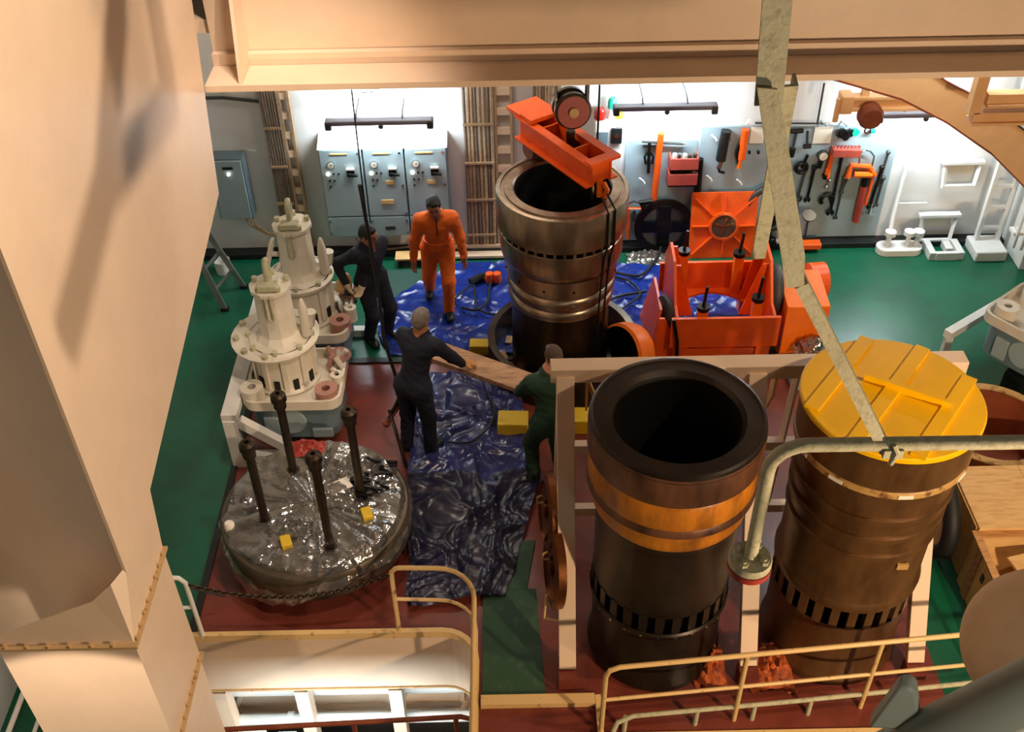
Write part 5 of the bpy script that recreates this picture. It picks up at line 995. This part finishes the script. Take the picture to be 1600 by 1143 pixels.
def nets(D, lo, res):
    ins = D < 0; nx, ny, nz = D.shape; cx, cy, cz = nx-1, ny-1, nz-1
    sm = np.zeros((cx, cy, cz, 3), np.float32); ct = np.zeros((cx, cy, cz), np.float32)
    offs = [(i, j, k) for i in (0, 1) for j in (0, 1) for k in (0, 1)]
    for a in offs:
        for axn in range(3):
            if a[axn]: continue
            b = list(a); b[axn] = 1
            A_ = D[a[0]:a[0]+cx, a[1]:a[1]+cy, a[2]:a[2]+cz]; B_ = D[b[0]:b[0]+cx, b[1]:b[1]+cy, b[2]:b[2]+cz]
            cr_ = (A_ < 0) != (B_ < 0); t_ = np.where(cr_, A_/(A_-B_+1e-12), 0)
            for q in range(3): sm[..., q] += np.where(cr_, a[q]+(t_ if q == axn else 0), 0)
            ct += cr_
    act = ct > 0; idx = -np.ones(act.shape, int); ii = np.argwhere(act); idx[act] = np.arange(len(ii))
    V = (ii+sm[act]/ct[act][:, None])*res+lo; Fq = []
    for axn in range(3):
        u, v = [(1, 2), (2, 0), (0, 1)][axn]
        A_ = ins[tuple(slice(0, -1) if q == axn else slice(1, -1) for q in range(3))]; B_ = ins[tuple(slice(1, None) if q == axn else slice(1, -1) for q in range(3))]
        for flip, msk in ((False, A_ & ~B_), (True, ~A_ & B_)):
            e = np.argwhere(msk)
            if not len(e): continue
            e = e+np.array([0 if q == axn else 1 for q in range(3)])
            def ci(du, dv):
                c = e.copy(); c[:, u] -= du; c[:, v] -= dv; return idx[c[:, 0], c[:, 1], c[:, 2]]
            q = np.stack([ci(0, 0), ci(1, 0), ci(1, 1), ci(0, 1)], 1); Fq.append(q[:, ::-1] if flip else q)
    return V, np.concatenate(Fq)
def sdf_obj(name, prims, res, k, m, parent, wr=0.0, seed=0.0):
    V, Fq = nets(*sdf_grid(prims, res, k, wr, seed)); me = bpy.data.meshes.new(name); me.from_pydata(V.tolist(), [], Fq.tolist()); me.shade_smooth(); me.materials.append(MATS[m])
    o = bpy.data.objects.new(name, me); COL.objects.link(o); o.parent = parent; return o
def ik(a, b, l1, l2, pole):
    a, b, pole = Vector(a), Vector(b), Vector(pole); d = b-a; L = min(d.length, (l1+l2)*.995); d.normalize(); x = (l1*l1-l2*l2+L*L)/(2*L); h = math.sqrt(max(l1*l1-x*x, 0))
    p = pole-d*pole.dot(d); p.normalize(); return a+d*x+p*h, a+d*L
def hand_prims(wrist, dirv, palm_n, side, curl):
    w = Vector(wrist); d = Vector(dirv).normalized(); n = Vector(palm_n); n = (n-d*n.dot(d)).normalized(); s = d.cross(n)*side; P = []
    c = lambda a, b, r0, r1, k=.012: P.append(('c', tuple(a), tuple(b), r0, r1, k))
    for o in (-.028, -.009, .010, .028): c(w+s*o*.6, w+d*.085+s*o, .019, .015, .02)
    for o, L in ((-.030, .068), (-.010, .080), (.011, .076), (.030, .060)):
        p = w+d*.085+s*o; an = curl*.6; f1 = d*math.cos(an)+n*math.sin(an); q = p+f1*L*.45; an2 = curl*1.5; f2 = d*math.cos(an2)+n*math.sin(an2); r_ = q+f2*L*.32; an3 = curl*2.2; f3 = d*math.cos(an3)+n*math.sin(an3)
        c(p, q, .0105, .0095); c(q, r_, .0095, .0088); c(r_, r_+f3*L*.25, .0088, .008)
    p = w+d*.03-s*.032; q = p-s*.030+d*.035+n*.012; c(p, q, .0145, .012); c(q, q+d*.032+n*.02*curl, .0115, .0095); return P
def person(label, loc, rz, H_, hands, feet, pelvis, chest, head, look, cloth, skin, hair, glove=None, hand_dir=None, boots='boot', short_sleeve=False, belt=None, seed=0.0, elbow_pole=None):
    # local frame: +Y is where the body faces; hands, feet, pelvis, chest and head given in local metres
    t = thing('person', label, 'person', loc, rz, 'engine room crew'); V_ = Vector
    pel, che, hd = V_(pelvis), V_(chest), V_(head); spine = (che-pel).normalized(); right = V_((1, 0, 0)); nk = che+spine*.15
    sh = {s: che+V_((.195*s, 0, 0))+spine*.06 for s in (-1, 1)}; hp = {s: pel+V_((.095*s, 0, -.03)) for s in (-1, 1)}
    B, C_ = [], []
    c = lambda T_, a, b, r0, r1, *k: T_.append(('c', tuple(a), tuple(b), r0, r1, *k))
    look = V_(look).normalized(); lx = look.cross(V_((0, 0, 1))).normalized(); lz = lx.cross(look); RM = np.array([list(lx), list(look), list(lz)]).T
    HP = lambda x, y, z: hd+lx*x+look*y+lz*z
    e = lambda T_, p, r_, *k: T_.append(('e', tuple(p), r_, RM, *k))
    e(B, HP(0, -.012, .022), (.076, .096, .098)); e(B, HP(0, .022, -.055), (.058, .066, .062), .04); c(B, HP(0, .06, -.09), HP(0, .05, -.095), .026, .026, .03)
    c(B, HP(0, .086, .012), HP(0, .104, -.028), .010, .016, .014); e(B, HP(0, .078, .032), (.055, .018, .012), .02); c(B, HP(-.022, .087, -.058), HP(.022, .087, -.058), .008, .008, .01)
    for s in (-1, 1): e(B, HP(.076*s, -.012, -.008), (.011, .024, .034), .008); e(B, HP(.034*s, .068, -.018), (.024, .018, .02), .015)
    c(B, hd+V_((0, -.02, -.06)), nk, .055, .062, .03); c(B, nk, che, .07, .11, .06); c(B, che+V_((-.09, 0, 0)), che+V_((.09, 0, 0)), .105, .105, .06); c(B, che, pel, .12, .12, .06)
    c(C_, nk-spine*.035, che, .078, .13, .05); c(C_, che+V_((-.10, 0, .02)), che+V_((.10, 0, .02)), .122, .122, .06); c(C_, che-spine*.08, pel+spine*.05, .152, .148, .06); c(C_, pel+V_((-.06, 0, 0)), pel+V_((.06, 0, 0)), .142, .142, .06)
    c(C_, nk+V_((-.05, .02, .0)), nk+V_((.05, .02, .0)), .045, .045, .03); c(C_, nk+V_((-.06, -.02, .005)), nk+V_((.06, -.02, .005)), .04, .04, .03)
    hand_parts = []
    for s in (-1, 1):
        pole = (elbow_pole or {}).get(s, (.5*s, -1, -.3)); el, wr = ik(sh[s], hands[s], .295, .27, pole)
        c(B, sh[s], el, .056, .042, .04); c(B, el, wr, .042, .028, .03); c(C_, sh[s], el, .082, .062, .06); dfa = (wr-el).normalized(); ce = wr-dfa*(.02 if not short_sleeve else .10); c(C_, el, ce, .062, .048, .03)
        hdv = V_((hand_dir or {}).get(s, tuple(dfa))); hp_ = hand_prims(wr+dfa*.005, hdv, (-.9*s, .35, -.2) if abs(hdv.z) > .6 else (0, .1, -1), s, .45)
        if glove: hand_parts += [(s, [(q[0], q[1], q[2], q[3]*1.14, q[4]*1.14, q[5]) for q in hp_]+[('c', tuple(wr-dfa*.03), tuple(wr+dfa*.02), .036, .036, .02)])]
        B += hp_
        kn, an = ik(hp[s], V_(feet[s])+V_((0, 0, .085)), .43, .43, (0.12*s, 1, 0)); c(B, hp[s], kn, .085, .058, .05); c(B, kn, an, .056, .036, .03)
        c(C_, hp[s], kn, .118, .082, .05); c(C_, kn, an+V_((0, 0, -.01)), .082, .070, .04)
        fd = V_((.10*s, 1, 0)).normalized(); f0 = V_(feet[s]); bt_ = []
        c(bt_, f0+V_((0, -.03, .045)), f0+fd*.15+V_((0, 0, .04)), .048, .044, .03); c(bt_, f0+V_((0, -.02, .05)), f0+V_((0, -.015, .14)), .052, .05, .03); c(bt_, f0+fd*.1+V_((-.012, 0, .035)), f0+fd*.17+V_((.012, 0, .035)), .042, .038, .03)
        sdf_obj('boot', bt_, .013, .03, boots, t)
    sdf_obj('body', B, .0095, .03, skin, t); sdf_obj('coverall', C_, .0135, .04, cloth, t, .0035, seed)
    for s, hpz in hand_parts: sdf_obj('glove', hpz, .0095, .012, glove, t)
    Hh = []; e(Hh, HP(0, -.024, .040), (.084, .096, .094)); e(Hh, HP(0, -.055, -.010), (.075, .062, .075), .03)
    for s in (-1, 1): e(Hh, HP(.066*s, .006, .020), (.018, .034, .045), .02)
    e(Hh, HP(0, .035, .092), (.055, .045, .028), .03)
    sdf_obj('hair', Hh, .011, .03, hair, t, .003, seed+2)
    for s in (-1, 1): G().ball(HP(.031*s, .083, .008), .011, 8).build('eye', 'hair_black', t)
    G().ext([HP(-.024, .094, -.060), HP(.024, .094, -.060), HP(.020, .095, -.055), HP(-.020, .095, -.055)], tuple(look*.003)).build('mouth', 'red_box', t)
    if belt:
        G().tube([pel+spine*.12+V_((.165*math.cos(a), .155*math.sin(a), 0)) for a in [2*math.pi*i/28 for i in range(28)]], .018, 6, closed=True).build('belt', belt, t)
    G().bar(che+V_((0, .155, -.10))+spine*.0, nk+V_((0, .085, -.02)), .012, .01, (0, 1, 0)).build('zip', 'steel_dark', t)
    return t
def to_local(p, loc, rz):
    q = Vector(p)-Vector(loc); c_, s_ = math.cos(-rz), math.sin(-rz); return (c_*q.x-s_*q.y, s_*q.x+c_*q.y, q.z)
# man in orange coveralls walking toward the camera
l, a = (-.88, 10.95, .06), R(186)
person('man in orange coveralls walking across the blue tarpaulin toward the camera', l, a, 1.72, {1: (.31, .10, .80), -1: (-.32, .12, .76)}, {1: (.13, -.30, .03), -1: (-.08, .16, 0)}, (0, -.06, .915), (0, .04, 1.31), (0.02, .14, 1.59), (-.05, 1, -.35), 'orange_cloth', 'skin_dark', 'hair_black', boots='boot', belt='orange_cloth', seed=1.0, elbow_pole={1: (1, -.8, 0), -1: (-1, -.8, 0)})
# dark haired man by the valve rack
l, a = (-1.66, 10.42, 0), R(222)
person('dark haired man in navy overalls resting a gloved hand on the valve rack', l, a, 1.66, {1: to_local((-1.92, 10.22, .98), l, a), -1: to_local((-1.78, 10.16, .88), l, a)}, {1: (.11, -.02, 0), -1: (-.12, .05, 0)}, (0, 0, .925), (0, .02, 1.29), (0, .06, 1.56), to_local(Vector(l)+Vector((.9, -.35, -.25)), l, a), 'navy', 'skin_dark', 'hair_black', 'glove', seed=2.0)
# grey haired man seen from behind, hand on the plank
l, a = (-1.02, 8.46, 0), R(-28)
hR = to_local((-.50, 8.72, .98), l, a); hL = to_local((-.98, 9.02, .96), l, a)
person('grey haired man in dark overalls seen from behind, gripping the plank', l, a, 1.84, {1: hR, -1: hL}, {1: (.13, .0, 0), -1: (-.14, -.06, 0)}, (0, -.04, .97), (0.02, .10, 1.41), (.04, .16, 1.71), to_local(Vector(l)+Vector((.55, 1, -.35)), l, a), 'navy', 'skin', 'hair_grey', 'glove_tan', seed=3.0, hand_dir={1: to_local(Vector(l)+Vector((.9, .2, -.15)), l, a)}, elbow_pole={1: (1, -.2, -.6), -1: (-1, 0, -.6)})
# man in green overalls behind the rack leg
l, a = (.36, 7.95, 0), R(18)
person('man in dark green overalls lifting the right end of the plank', l, a, 1.78, {-1: to_local((.04, 8.34, .90), l, a), 1: to_local((.30, 8.42, .90), l, a)}, {1: (.13, -.06, 0), -1: (-.15, .02, 0)}, (0, -.06, .91), (0.03, .06, 1.31), (0.10, .14, 1.58), to_local(Vector(l)+Vector((-.3, 1, -.5)), l, a), 'green_cloth', 'skin', 'hair_brown', 'glove_tan', seed=4.0, elbow_pole={-1: (-1, -.3, -.5), 1: (1, -.3, -.5)})
